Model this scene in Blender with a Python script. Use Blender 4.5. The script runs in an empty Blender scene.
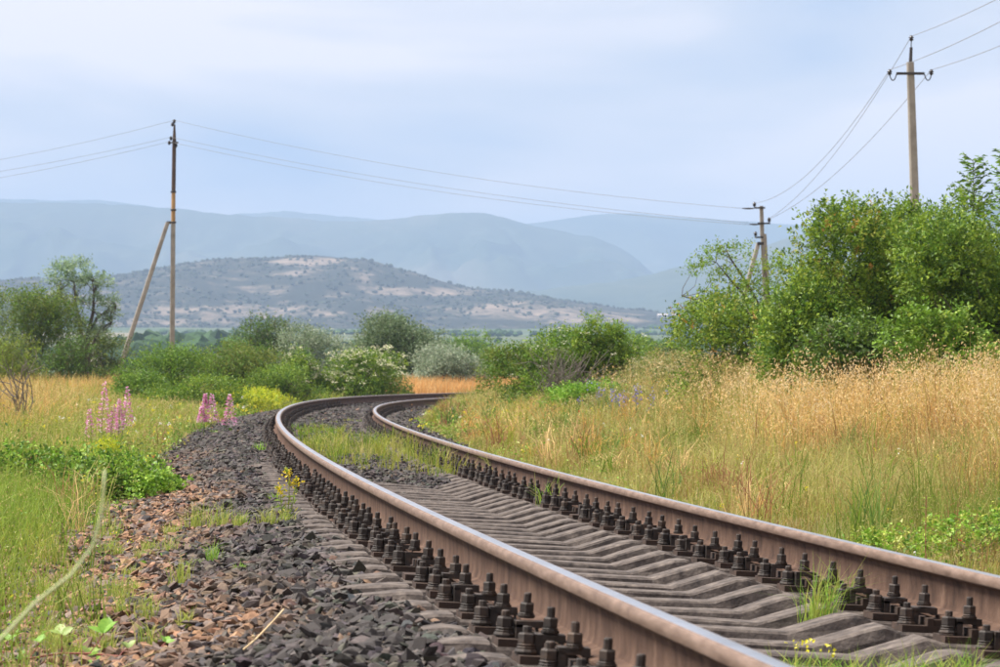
import bpy, bmesh, math, random
import numpy as np
from mathutils import Matrix, Vector

# ------------------------------------------------------------------ camera, sky, sun, exposure
sc = bpy.context.scene
COL = sc.collection
F = 3409.0            # focal length in pixels of a 1000 px wide picture
YH = 375.3            # picture row of the eye level
H = 0.617             # eye height above the mid-track rail plane
cam_d = bpy.data.cameras.new('camera')
cam = bpy.data.objects.new('camera', cam_d)
COL.objects.link(cam)
cam.location = (0, 0, H)
cam.rotation_euler = (math.radians(90) + math.atan((YH - 333.5) / F), 0, 0)
cam_d.sensor_width = 36.0
cam_d.lens = F / 1000 * 36.0
cam_d.clip_start = 0.1
cam_d.clip_end = 60000
cam_d.dof.use_dof = True
cam_d.dof.focus_distance = 19.0
cam_d.dof.aperture_fstop = 13.0
sc.camera = cam

SUN_EL, SUN_AZ = math.radians(58), math.radians(-78)     # azimuth clockwise from +Y
world = bpy.data.worlds.new('World')
sc.world = world
world.use_nodes = True
wn, wl = world.node_tree.nodes, world.node_tree.links
for n in list(wn):
    wn.remove(n)
w_out = wn.new('ShaderNodeOutputWorld')
w_bg = wn.new('ShaderNodeBackground')
w_bg.inputs['Strength'].default_value = 0.10
sky = wn.new('ShaderNodeTexSky')
sky.sky_type = 'NISHITA'
sky.sun_disc = False
sky.sun_elevation = SUN_EL
sky.sun_rotation = SUN_AZ
sky.air_density = 1.0
sky.dust_density = 2.0
tc = wn.new('ShaderNodeTexCoord')
mp = wn.new('ShaderNodeMapping')
mp.inputs['Scale'].default_value = (4.6, 4.6, 19.0)
mp.inputs['Location'].default_value = (7.3, 2.4, 0.55)
nz = wn.new('ShaderNodeTexNoise')
nz.inputs['Scale'].default_value = 1.0
nz.inputs['Detail'].default_value = 6.0
nz.inputs['Roughness'].default_value = 0.48
nz.inputs['Distortion'].default_value = 0.35
cr = wn.new('ShaderNodeValToRGB')
cr.color_ramp.elements[0].position = 0.31
cr.color_ramp.elements[0].color = (0.40, 0.52, 0.74, 1)
cr.color_ramp.elements[1].position = 0.57
cr.color_ramp.elements[1].color = (1.20, 1.06, 1.02, 1)
e = cr.color_ramp.elements.new(0.46)
e.color = (0.80, 0.79, 0.84, 1)
mulc = wn.new('ShaderNodeVectorMath')
mulc.operation = 'SCALE'
mulc.inputs['Scale'].default_value = 4.3      # cloud radiance in the sky texture's own units
mixs = wn.new('ShaderNodeMix')
mixs.data_type = 'RGBA'
mixs.inputs['Factor'].default_value = 0.9
wl.new(tc.outputs['Generated'], mp.inputs['Vector'])
wl.new(mp.outputs['Vector'], nz.inputs['Vector'])
wl.new(nz.outputs['Fac'], cr.inputs['Fac'])
wl.new(cr.outputs['Color'], mulc.inputs[0])
wl.new(sky.outputs['Color'], mixs.inputs['A'])
wl.new(mulc.outputs['Vector'], mixs.inputs['B'])
wl.new(mixs.outputs['Result'], w_bg.inputs['Color'])
wl.new(w_bg.outputs['Background'], w_out.inputs['Surface'])

sun_d = bpy.data.lights.new('sun', 'SUN')
sun_d.energy = 4.0
sun_d.angle = math.radians(26)
sun_d.color = (1.0, 0.95, 0.87)
sun = bpy.data.objects.new('sun', sun_d)
COL.objects.link(sun)
sd = Vector((math.sin(SUN_AZ) * math.cos(SUN_EL), math.cos(SUN_AZ) * math.cos(SUN_EL), math.sin(SUN_EL)))
sun.rotation_euler = sd.to_track_quat('Z', 'Y').to_euler()
sun.location = sd * 50

vs = sc.view_settings
vs.view_transform = 'Standard'
vs.look = 'None'
vs.exposure = 1.25
vs.gamma = 1.0
vs.use_curve_mapping = False
sc.cycles.use_denoising = True
sc.cycles.max_bounces = 6
sc.cycles.diffuse_bounces = 3
sc.cycles.transmission_bounces = 3
sc.cycles.volume_bounces = 2

# ------------------------------------------------------------------ helpers
rng = np.random.default_rng(7)
R = math.radians


def at(px, py, y):
    """a point of the place from where it shows in a 1000 px wide picture and its distance"""
    return np.array([(px - 500) / F * y, y, H + (YH - py) / F * y])


def tag(o, label=None, cat=None, group=None, kind=None):
    if label: o['label'] = label
    if cat: o['category'] = cat
    if group: o['group'] = group
    if kind: o['kind'] = kind
    return o


def empty(name, loc=(0, 0, 0)):
    o = bpy.data.objects.new(name, None)
    o.location = tuple(float(v) for v in loc)
    COL.objects.link(o)
    return o


def mesh_np(name, V, faces, col=None, mats=None, mi=None, smooth=False):
    me = bpy.data.meshes.new(name)
    V = np.asarray(V, np.float32)
    me.vertices.add(len(V))
    me.vertices.foreach_set('co', V.ravel())
    if not isinstance(faces, list):
        faces = [faces]
    faces = [np.asarray(f, np.int32) for f in faces if len(f)]
    idx = np.concatenate([f.ravel() for f in faces])
    cnt = np.concatenate([np.full(len(f), f.shape[1], np.int32) for f in faces])
    me.loops.add(len(idx))
    me.loops.foreach_set('vertex_index', idx)
    me.polygons.add(len(cnt))
    st = np.concatenate([[0], np.cumsum(cnt)[:-1]]).astype(np.int32)
    me.polygons.foreach_set('loop_start', st)
    if mi is not None:
        me.polygons.foreach_set('material_index', np.asarray(mi, np.int32))
    me.polygons.foreach_set('use_smooth', np.full(len(cnt), smooth, bool))
    if col is not None:
        a = me.color_attributes.new('Col', 'FLOAT_COLOR', 'POINT')
        c = np.ones((len(V), 4), np.float32)
        c[:, :3] = col
        a.data.foreach_set('color', c.ravel())
    for m in (mats or []):
        me.materials.append(m)
    me.update(calc_edges=True)
    return me


def link(name, me, parent=None, loc=None):
    o = bpy.data.objects.new(name, me)
    COL.objects.link(o)
    if loc is not None:
        o.location = tuple(float(v) for v in loc)
    if parent is not None:
        o.parent = parent
    return o


class MB:
    """collects plain shapes for one mesh"""
    def __init__(self):
        self.V, self.Fs, self.n = [], [], 0

    def add(self, V, faces):
        V = np.asarray(V, float)
        for f in faces:
            self.Fs.append(tuple(i + self.n for i in f))
        self.V.append(V)
        self.n += len(V)

    def box(self, c, s, M=None, taper=1.0):
        x, y, z = np.asarray(s) / 2
        t = taper
        V = np.array([(-x, -y, -z), (x, -y, -z), (x, y, -z), (-x, y, -z), (-x*t, -y*t, z), (x*t, -y*t, z), (x*t, y*t, z), (-x*t, y*t, z)])
        if M is not None:
            V = V @ np.asarray(M).T
        self.add(V + np.asarray(c), [(3, 2, 1, 0), (4, 5, 6, 7), (0, 1, 5, 4), (1, 2, 6, 5), (2, 3, 7, 6), (3, 0, 4, 7)])

    def lathe(self, c, prof, n=8, rot=0.0, axis=None):
        """prof: (radius, height) pairs from the foot up"""
        V, Fc = [], []
        for r, z in prof:
            for k in range(n):
                a = rot + 2 * math.pi * k / n
                V.append((r * math.cos(a), r * math.sin(a), z))
        for j in range(len(prof) - 1):
            for k in range(n):
                k2 = (k + 1) % n
                Fc.append((j * n + k, j * n + k2, (j + 1) * n + k2, (j + 1) * n + k))
        Fc.append(tuple(range(n - 1, -1, -1)))
        Fc.append(tuple((len(prof) - 1) * n + k for k in range(n)))
        V = np.array(V)
        if axis is not None:
            q = Vector((0, 0, 1)).rotation_difference(Vector(axis)).to_matrix()
            V = V @ np.array(q).T
        self.add(V + np.asarray(c), Fc)

    def tube(self, P, rad, n=5, cap=True):
        P = np.asarray(P, float)
        m = len(P)
        rad = np.broadcast_to(np.asarray(rad, float), (m,))
        T = np.gradient(P, axis=0)
        T /= np.linalg.norm(T, axis=1)[:, None] + 1e-9
        ref = np.array([0.31, 0.87, 0.39]) if abs(T[0][2]) > .8 else np.array([0, 0, 1.0])
        A = np.cross(T, ref)
        A /= np.linalg.norm(A, axis=1)[:, None] + 1e-9
        B = np.cross(T, A)
        ang = np.arange(n) * 2 * math.pi / n
        V = P[:, None, :] + rad[:, None, None] * (np.cos(ang)[None, :, None] * A[:, None, :] + np.sin(ang)[None, :, None] * B[:, None, :])
        Fc = []
        for j in range(m - 1):
            for k in range(n):
                k2 = (k + 1) % n
                Fc.append((j * n + k, (j + 1) * n + k, (j + 1) * n + k2, j * n + k2))
        if cap:
            Fc.append(tuple(range(n)))
            Fc.append(tuple((m - 1) * n + k for k in range(n - 1, -1, -1)))
        self.add(V.reshape(-1, 3), Fc)

    def mesh(self, name, mat, smooth=False):
        me = bpy.data.meshes.new(name)
        me.from_pydata(np.concatenate(self.V).tolist(), [], self.Fs)
        me.materials.append(mat)
        me.polygons.foreach_set('use_smooth', np.full(len(me.polygons), smooth, bool))
        me.update()
        return me

    def build(self, name, mat, parent=None, loc=None, smooth=False):
        return link(name, self.mesh(name, mat, smooth), parent, loc)


def vnoise(x, y, seed=0):
    """value noise on a lattice, 0..1"""
    x = np.asarray(x, float); y = np.asarray(y, float)
    xi = np.floor(x).astype(np.int64); yi = np.floor(y).astype(np.int64)
    xf = x - xi; yf = y - yi
    xf = xf * xf * (3 - 2 * xf); yf = yf * yf * (3 - 2 * yf)

    def h(a, b):
        v = (a * 374761393 + b * 668265263 + seed * 974711) & 0x7fffffff
        v = ((v ^ (v >> 13)) * 1274126177) & 0x7fffffff
        return ((v ^ (v >> 16)) & 0xffff) / 65535.0
    return (h(xi, yi) * (1 - xf) + h(xi + 1, yi) * xf) * (1 - yf) + (h(xi, yi + 1) * (1 - xf) + h(xi + 1, yi + 1) * xf) * yf


def fbm(x, y, seed=0, oct=4):
    t, a, s = 0, 0.5, 1.0
    for o in range(oct):
        t = t + a * vnoise(np.asarray(x) * s, np.asarray(y) * s, seed + o * 17)
        a *= .5; s *= 2.03
    return t / (1 - .5 ** oct)


# ------------------------------------------------------------------ materials
def mat_new(name):
    m = bpy.data.materials.new(name)
    m.use_nodes = True
    nt = m.node_tree
    b = nt.nodes['Principled BSDF']
    return m, nt, nt.nodes, nt.links, b


def ramp(nd, stops):
    r = nd.new('ShaderNodeValToRGB')
    el = r.color_ramp.elements
    el[0].position, el[0].color = stops[0][0], (*stops[0][1], 1)
    el[1].position, el[1].color = stops[-1][0], (*stops[-1][1], 1)
    for p, c in stops[1:-1]:
        e = el.new(p); e.color = (*c, 1)
    return r


def noise_mat(name, stops, scale=20, rough=0.8, bump=0.3, bscale=None, spec=0.3, metal=0.0, detail=6, stretch=None, dist=0.01):
    m, nt, nd, lk, b = mat_new(name)
    t = nd.new('ShaderNodeTexCoord')
    mpn = nd.new('ShaderNodeMapping')
    mpn.inputs['Scale'].default_value = stretch or (1, 1, 1)
    lk.new(t.outputs['Object'], mpn.inputs['Vector'])
    oi = nd.new('ShaderNodeObjectInfo')
    ad = nd.new('ShaderNodeVectorMath'); ad.operation = 'ADD'
    sc3 = nd.new('ShaderNodeVectorMath'); sc3.operation = 'SCALE'
    cmb = nd.new('ShaderNodeCombineXYZ')
    for k in 'XYZ': lk.new(oi.outputs['Random'], cmb.inputs[k])
    lk.new(cmb.outputs[0], sc3.inputs[0]); sc3.inputs['Scale'].default_value = 37.0
    lk.new(mpn.outputs[0], ad.inputs[0]); lk.new(sc3.outputs[0], ad.inputs[1])
    n = nd.new('ShaderNodeTexNoise')
    n.inputs['Scale'].default_value = scale; n.inputs['Detail'].default_value = detail; n.inputs['Roughness'].default_value = .62
    lk.new(ad.outputs[0], n.inputs['Vector'])
    r = ramp(nd, stops)
    lk.new(n.outputs['Fac'], r.inputs['Fac'])
    lk.new(r.outputs['Color'], b.inputs['Base Color'])
    b.inputs['Roughness'].default_value = rough
    b.inputs['Specular IOR Level'].default_value = spec
    b.inputs['Metallic'].default_value = metal
    if bump:
        n2 = nd.new('ShaderNodeTexNoise')
        n2.inputs['Scale'].default_value = bscale or scale * 3; n2.inputs['Detail'].default_value = 5
        lk.new(ad.outputs[0], n2.inputs['Vector'])
        bp = nd.new('ShaderNodeBump'); bp.inputs['Strength'].default_value = bump; bp.inputs['Distance'].default_value = dist
        lk.new(n2.outputs['Fac'], bp.inputs['Height']); lk.new(bp.outputs[0], b.inputs['Normal'])
    return m


def attr_mat(name, transl=0.3, rough=0.6, spec=0.2, noise=0.0):
    m, nt, nd, lk, b = mat_new(name)
    a = nd.new('ShaderNodeAttribute'); a.attribute_name = 'Col'
    src = a.outputs['Color']
    if noise:
        t = nd.new('ShaderNodeTexCoord')
        n = nd.new('ShaderNodeTexNoise'); n.inputs['Scale'].default_value = 60; n.inputs['Detail'].default_value = 5
        lk.new(t.outputs['Object'], n.inputs['Vector'])
        mr = nd.new('ShaderNodeMapRange'); mr.inputs['From Min'].default_value = .3; mr.inputs['From Max'].default_value = .7
        mr.inputs['To Min'].default_value = 1 - noise; mr.inputs['To Max'].default_value = 1 + noise
        lk.new(n.outputs['Fac'], mr.inputs['Value'])
        vm = nd.new('ShaderNodeVectorMath'); vm.operation = 'SCALE'
        lk.new(src, vm.inputs[0]); lk.new(mr.outputs[0], vm.inputs['Scale'])
        src = vm.outputs[0]
    lk.new(src, b.inputs['Base Color'])
    b.inputs['Roughness'].default_value = rough
    b.inputs['Specular IOR Level'].default_value = spec
    if transl:
        tr = nd.new('ShaderNodeBsdfTranslucent')
        lk.new(src, tr.inputs['Color'])
        mx = nd.new('ShaderNodeMixShader'); mx.inputs[0].default_value = transl
        out = nd['Material Output']
        lk.new(b.outputs[0], mx.inputs[1]); lk.new(tr.outputs[0], mx.inputs[2]); lk.new(mx.outputs[0], out.inputs['Surface'])
    return m


M_LEAF = attr_mat('leaf', .30, .5, .3)
M_GRASS = attr_mat('grass_blade', .42, .6, .2)
M_STONE = attr_mat('ballast_stone', 0, .85, .25, noise=.35)
M_BARK = noise_mat('bark', [(.3, (.05, .04, .032)), (.7, (.14, .115, .09))], 14, .9, .5)
M_CONC = noise_mat('sleeper_concrete', [(.3, (.036, .030, .028)), (.46, (.085, .069, .061)), (.58, (.125, .103, .090)), (.74, (.20, .165, .14))], 16, .92, .6, 70, dist=.006)
M_RUST = noise_mat('rail_rust', [(.28, (.036, .021, .015)), (.45, (.078, .044, .030)), (.6, (.108, .064, .044)), (.78, (.19, .12, .085))], 11, .85, .6, 110, spec=.2, stretch=(1, 1, .55), dist=.004)
M_HEAD = noise_mat('rail_head_side', [(.3, (.12, .075, .053)), (.5, (.18, .12, .088)), (.72, (.26, .18, .14))], 18, .62, .3, 160, spec=.3, metal=.1, stretch=(1, .35, 2), dist=.002)
M_TOP = noise_mat('rail_polished_top', [(.3, (.42, .42, .44)), (.7, (.62, .62, .64))], 3, .30, .04, 60, metal=1.0, dist=.001)
M_IRON = noise_mat('greasy_iron', [(.3, (.018, .014, .012)), (.52, (.040, .030, .025)), (.74, (.095, .058, .038))], 24, .7, .35, 90, spec=.4, dist=.004)
M_PLATE = noise_mat('rusty_plate', [(.3, (.028, .020, .016)), (.7, (.075, .046, .034))], 18, .8, .4, 80, dist=.004)
M_POLE = noise_mat('pole_concrete', [(.3, (.23, .205, .175)), (.7, (.37, .335, .29))], 3, .9, .3, 30)
M_WOODD = noise_mat('pole_dark_wood', [(.3, (.05, .035, .03)), (.7, (.12, .08, .06))], 5, .85, .3, 30)
M_WOODO = noise_mat('pole_ochre', [(.3, (.33, .19, .08)), (.7, (.48, .30, .14))], 4, .85, .3, 30)
M_STEEL = noise_mat('dark_steel', [(.3, (.02, .018, .018)), (.7, (.055, .045, .042))], 9, .6, .2, 40, spec=.4)
M_INS = noise_mat('insulator_glaze', [(.3, (.012, .010, .012)), (.7, (.04, .03, .03))], 6, .25, .0, spec=.5)
M_WIRE = noise_mat('wire', [(.3, (.17, .16, .16)), (.7, (.24, .23, .23))], 3, .6, 0)

# ------------------------------------------------------------------ the track's line
DS = 0.1
S = np.arange(-14, 150, DS)
u_ = S / 50
K = 0.001494 + 0.000075 * u_ - 0.002032 * u_**2 + 0.001888 * u_**3
K = np.where(S < -2, 0, np.clip(K, 0, 0.0105))
TH0, X0, Z0, CANT = -0.1229, 1.8098, 2.9802, 0.0566
i0 = int(round((-2 + 14) / DS))
TH = np.concatenate([[0], np.cumsum((K[1:] + K[:-1]) / 2 * DS)]); TH = TH - TH[i0] + TH0
PX = np.concatenate([[0], np.cumsum(np.sin(TH[:-1]) * DS)]); PX = PX - PX[i0] + X0
PY = np.concatenate([[0], np.cumsum(np.cos(TH[:-1]) * DS)]); PY = PY - PY[i0] + Z0


def trk(s, off, h=0.0):
    """track coordinates (along, to the right, up from the rail plane) to the place"""
    s = np.asarray(s, float); off = np.asarray(off, float)
    th = np.interp(s, S, TH)
    x = np.interp(s, S, PX) + off * np.cos(th)
    y = np.interp(s, S, PY) - off * np.sin(th)
    return np.stack(np.broadcast_arrays(x, y, h - np.clip(off, -1.4, 1.4) * CANT), -1)


def lateral(x, y):
    """nearest station and offset (right positive)"""
    x = np.asarray(x, float).ravel(); y = np.asarray(y, float).ravel()
    st = slice(0, len(S), 8)
    sx, sy, ss, sth = PX[st], PY[st], S[st], TH[st]
    off = np.empty(len(x)); so = np.empty(len(x))
    for a in range(0, len(x), 20000):
        b = slice(a, a + 20000)
        d = (x[b, None] - sx[None]) ** 2 + (y[b, None] - sy[None]) ** 2
        i = d.argmin(1)
        dx, dy = x[b] - sx[i], y[b] - sy[i]
        off[b] = dx * np.cos(sth[i]) - dy * np.sin(sth[i])
        so[b] = ss[i] + dx * np.sin(sth[i]) + dy * np.cos(sth[i])
        far = d.min(1) > 60 ** 2
        off[b] = np.where(far, np.sign(off[b]) * np.sqrt(d.min(1)), off[b])
    return so, off


OFFS = [-70, -30, -14, -8, -4.5, -2.9, -2.3, -1.6, 1.4, 1.9, 2.6, 3.6, 5.0, 7.5, 12, 40, 80]
OFFH = [.15, .10, -.02, -.10, -.22, -.29, -.34, -.62, -.62, -.36, -.29, -.20, -.06, .08, .20, .25, .25]


def gz(x, y):
    """height of the ground"""
    shp = np.shape(x)
    x = np.asarray(x, float).ravel(); y = np.asarray(y, float).ravel()
    s, off = lateral(x, y)
    z = np.interp(off, OFFS, OFFH)
    amt = np.clip((np.abs(off) - 2.2) / 2, 0, 1)
    z = z + amt * ((fbm(x * .5, y * .5, 3, 3) - .5) * .16 + (fbm(x * 2.2, y * 2.2, 9, 2) - .5) * .05)
    # a low mound on the inside of the bend
    z = z + .14 * np.exp(-(((x - 3.0) / 1.6) ** 2 + ((y - 56) / 8) ** 2)) * np.clip((off - 2.5) / 2, 0, 1)
    lift = np.interp(y, [0, 160, 400, 800, 1200, 2200, 2900, 6000, 20000], [0, 0, -2.0, 3.0, 10.5, 27, 41, 62, 150])
    far = np.clip((y - 300) / 1500, 0, 1)
    z = z + lift + far * (fbm(x / 260, y / 260, 5, 3) - .5) * 7
    return z.reshape(shp)


# ------------------------------------------------------------------ ground sheet
rows = np.concatenate([np.linspace(-24, 8, 12), np.linspace(8.5, 60, 130), np.geomspace(60.6, 170, 90)[0:], np.geomspace(175, 12800, 100)])
cols = np.linspace(-1, 1, 161)
cols = np.sign(cols) * (0.35 * np.abs(cols) + .65 * np.abs(cols) ** 3)
W = 14 + rows * .62
W = np.where(rows < 8, 19, W)
gx = cols[None, :] * W[:, None]
gy = np.broadcast_to(rows[:, None], gx.shape)
V = np.stack([gx, gy, gz(gx, gy)], -1).reshape(-1, 3)
nr, nc = gx.shape
ii = (np.arange(nr - 1)[:, None] * nc + np.arange(nc - 1)[None]).ravel()
Q = np.stack([ii, ii + 1, ii + nc + 1, ii + nc], -1)

m, nt, nd, lk, b = mat_new('ground_soil_and_fields')
geo = nd.new('ShaderNodeNewGeometry')
sep = nd.new('ShaderNodeSeparateXYZ'); lk.new(geo.outputs['Position'], sep.inputs[0])
nA = nd.new('ShaderNodeTexNoise'); nA.inputs['Scale'].default_value = 1.3; nA.inputs['Detail'].default_value = 8
lk.new(geo.outputs['Position'], nA.inputs['Vector'])
rA = ramp(nd, [(.3, (.07, .06, .025)), (.48, (.13, .115, .04)), (.7, (.24, .18, .085))])
lk.new(nA.outputs['Fac'], rA.inputs['Fac'])
mpF = nd.new('ShaderNodeMapping'); mpF.inputs['Scale'].default_value = (.0034, .0019, 0); mpF.inputs['Rotation'].default_value = (0, 0, .3)
lk.new(geo.outputs['Position'], mpF.inputs['Vector'])
vor = nd.new('ShaderNodeTexVoronoi'); vor.inputs['Scale'].default_value = 1.0
lk.new(mpF.outputs[0], vor.inputs['Vector'])
sepc = nd.new('ShaderNodeSeparateColor'); lk.new(vor.outputs['Color'], sepc.inputs[0])
rF = ramp(nd, [(.0, (.055, .085, .045)), (.42, (.085, .12, .065)), (.55, (.23, .19, .145)), (.72, (.115, .13, .08)), (1.0, (.065, .092, .048))])
rF.color_ramp.interpolation = 'CONSTANT'
lk.new(sepc.outputs[0], rF.inputs['Fac'])
nB = nd.new('ShaderNodeTexNoise'); nB.inputs['Scale'].default_value = .012; nB.inputs['Detail'].default_value = 9
lk.new(geo.outputs['Position'], nB.inputs['Vector'])
rB = ramp(nd, [(.35, (.045, .075, .035)), (.5, (.12, .14, .07)), (.66, (.28, .22, .14))])
lk.new(nB.outputs['Fac'], rB.inputs['Fac'])
mxF = nd.new('ShaderNodeMix'); mxF.data_type = 'RGBA'; mxF.inputs['Factor'].default_value = .35
lk.new(rF.outputs[0], mxF.inputs['A']); lk.new(rB.outputs[0], mxF.inputs['B'])
mrD = nd.new('ShaderNodeMapRange'); mrD.inputs['From Min'].default_value = 250; mrD.inputs['From Max'].default_value = 500
lk.new(sep.outputs['Y'], mrD.inputs['Value'])
mxD = nd.new('ShaderNodeMix'); mxD.data_type = 'RGBA'
lk.new(mrD.outputs[0], mxD.inputs['Factor']); lk.new(rA.outputs[0], mxD.inputs['A']); lk.new(mxF.outputs['Result'], mxD.inputs['B'])
lk.new(mxD.outputs['Result'], b.inputs['Base Color'])
b.inputs['Roughness'].default_value = .95
b.inputs['Specular IOR Level'].default_value = .1
ground = link('ground', mesh_np('ground', V, Q, mats=[m], smooth=True))
tag(ground, 'gently rolling valley ground under the grass, with green fields far off', None, None, 'structure')

# ------------------------------------------------------------------ hills and mountains
def hill_mat(name, stops, scale, stretch=(1, 1, 1), extra=None):
    m, nt, nd, lk, b = mat_new(name)
    g = nd.new('ShaderNodeNewGeometry')
    mpn = nd.new('ShaderNodeMapping'); mpn.inputs['Scale'].default_value = stretch
    lk.new(g.outputs['Position'], mpn.inputs['Vector'])
    n = nd.new('ShaderNodeTexNoise'); n.inputs['Scale'].default_value = scale; n.inputs['Detail'].default_value = 12; n.inputs['Roughness'].default_value = .68
    lk.new(mpn.outputs[0], n.inputs['Vector'])
    r = ramp(nd, stops); lk.new(n.outputs['Fac'], r.inputs['Fac'])
    lk.new(r.outputs[0], b.inputs['Base Color'])
    b.inputs['Roughness'].default_value = .95; b.inputs['Specular IOR Level'].default_value = .05
    return m


def hill_cover_mat(name):
    m, nt, nd, lk, b = mat_new(name)
    a = nd.new('ShaderNodeAttribute'); a.attribute_name = 'Col'
    sp = nd.new('ShaderNodeSeparateColor'); lk.new(a.outputs['Color'], sp.inputs[0])
    g = nd.new('ShaderNodeNewGeometry')
    n = nd.new('ShaderNodeTexNoise'); n.inputs['Scale'].default_value = .03; n.inputs['Detail'].default_value = 8; n.inputs['Roughness'].default_value = .75
    lk.new(g.outputs['Position'], n.inputs['Vector'])
    ad = nd.new('ShaderNodeMath'); ad.operation = 'MULTIPLY_ADD'; ad.inputs[1].default_value = 2.4; 
    lk.new(n.outputs['Fac'], ad.inputs[0]); lk.new(sp.outputs[0], ad.inputs[2])
    r = ramp(nd, [(.38, (.030, .034, .028)), (.52, (.070, .065, .05)), (.66, (.155, .125, .10)), (1.0, (.26, .20, .155))])
    sb = nd.new('ShaderNodeMath'); sb.operation = 'SUBTRACT'; sb.inputs[1].default_value = .86
    lk.new(ad.outputs[0], sb.inputs[0]); lk.new(sb.outputs[0], r.inputs['Fac'])
    lk.new(r.outputs[0], b.inputs['Base Color'])
    b.inputs['Roughness'].default_value = .95; b.inputs['Specular IOR Level'].default_value = .05
    return m


def ridge(name, label, prof, D, y0, y1, basepx, mat, rough, seed, nx=260, ny=60, gsc=1.0):
    """a mountain: its skyline runs along y = D, slopes fall to y0 in front and y1 behind"""
    p = np.array(prof, float)
    pxs = np.linspace(p[0, 0], p[-1, 0], nx)
    sky_h = np.interp(pxs, p[:, 0], p[:, 1])
    kk = np.ones(7) / 7
    sky_h = np.convolve(np.pad(sky_h, 3, 'edge'), kk, 'valid') + (fbm(pxs / 16, pxs * 0 + seed, seed + 3, 4) - .5) * 3.2
    ys = np.concatenate([y0 + (D - y0) * np.linspace(0, 1, ny) , D + (y1 - D) * np.linspace(0.08, 1, ny // 3)])
    X = (pxs - 500)[None, :] / F * D * np.ones((len(ys), 1))
    Y = ys[:, None] * np.ones((1, nx))
    top = H + (YH - sky_h)[None, :] / F * D
    base0 = H + (YH - basepx) / F * y0
    t = np.where(Y <= D, (Y - y0) / (D - y0), 1 - (Y - D) / (y1 - D))
    wob = (fbm(X / (D * .035), Y / (D * .05), seed, 4) - .5)
    gul = np.abs(fbm(X / (D * .016) + wob * 2.5, Y / (D * .09), seed + 5, 4) - .5) * 2
    t2 = np.clip(t + wob * .35 * np.sin(np.pi * np.clip(t, 0, 1)), 0, 1)
    sh = t2 * t2 * (3 - 2 * t2) * .55 + t2 * .45
    Z = base0 - 8 * (D / 3000) * (t < .04) + (top - base0) * sh
    amp = rough * (top - base0) * np.sin(np.pi * np.clip(t, 0, 1))
    Z = Z - amp * (1 - gul) * .55 + amp * wob * .5
    Z = np.where(Y > D, Z - (Y - D) * .004, Z)
    V = np.stack([X, Y, Z], -1).reshape(-1, 3)
    n_r, n_c = X.shape
    i = (np.arange(n_r - 1)[:, None] * n_c + np.arange(n_c - 1)[None]).ravel()
    o = link(name, mesh_np(name, V, np.stack([i, i + 1, i + n_c + 1, i + n_c], -1), mats=[mat], smooth=True))
    tag(o, label, None, None, 'structure')
    return o, X, Y, Z


M_HILL = hill_cover_mat('scrub_hill')
M_MT = hill_mat('forest_mountain', [(.35, (.03, .05, .03)), (.55, (.06, .075, .045)), (.75, (.13, .12, .085))], .003, (1, .5, 1.5))

hill_prof = [(-420, 300), (-200, 288), (0, 281), (44, 278), (119, 276), (163, 267.5), (197, 261), (230, 258.5), (265, 257), (300, 255.5), (340, 257), (370, 260), (405, 270),
             (450, 283), (475, 288), (515, 291), (565, 301), (640, 310), (685, 316), (760, 326), (900, 338), (1050, 345)]
hill_o, HX, HY, HZ = ridge('hill', 'scrub-dotted tan hill beyond the valley fields', hill_prof, 3300, 2500, 4300, 336, M_HILL, .20, 11, 320, 80)
# bare rock and dry pasture on the hill, the rest is scrub
hpx = 500 + F * HX / HY; hpy = YH - F * (HZ - H) / HY
cover = np.zeros(HX.shape)
for cx, cy, rx, ry, am in ((308, 261, 42, 5, .5), (250, 311, 120, 8, .30), (170, 322, 60, 7, .22), (515, 311, 85, 11, .36), (420, 291, 70, 6, .3), (60, 300, 90, 7, .2), (590, 318, 60, 8, .25), (330, 272, 60, 8, .15)):
    cover = np.maximum(cover, am * np.clip(1.5 - 1.5 * (((hpx - cx) / rx) ** 2 + ((hpy - cy) / ry) ** 2), 0, 1))
ca = hill_o.data.color_attributes.new('Col', 'FLOAT_COLOR', 'POINT')
cc = np.ones((cover.size, 4), np.float32); cc[:, :3] = cover.reshape(-1, 1)
ca.data.foreach_set('color', cc.ravel())
ridge('mountain', 'blue-grey mountain flank rising behind the roadside bushes', [(380, 300), (470, 293), (540, 290), (600, 283), (640, 277), (685, 265), (755, 250), (775, 241), (820, 230), (900, 214), (1000, 203), (1200, 195), (1500, 190)],
      5600, 4200, 7000, 326, M_MT, .42, 23, 260, 70)
ridge('mountain', 'long pale blue ridge with a rounded peak behind the hill', [(-600, 206), (-300, 200), (0, 203), (51, 202), (112, 203.6), (177, 208.7), (238, 215), (289, 218), (340, 221.5), (390, 219), (430, 215), (460, 212.5), (490, 214),
      (540, 227), (600, 238), (630, 252), (645, 268), (680, 285), (760, 300), (900, 310)], 7600, 5700, 9000, 318, M_MT, .45, 31, 420, 80)
ridge('mountain', 'faintest far ridge on the skyline', [(-700, 196), (0, 199), (110, 200.5), (180, 211), (230, 216), (255, 212.5), (275, 210.5), (310, 213), (345, 217), (390, 221), (500, 228), (540, 222), (590, 214.5), (640, 213),
      (700, 218), (760, 222), (820, 226), (900, 230), (1200, 236), (1600, 230)], 9900, 8200, 12000, 300, M_MT, .35, 43, 300, 40)


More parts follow.
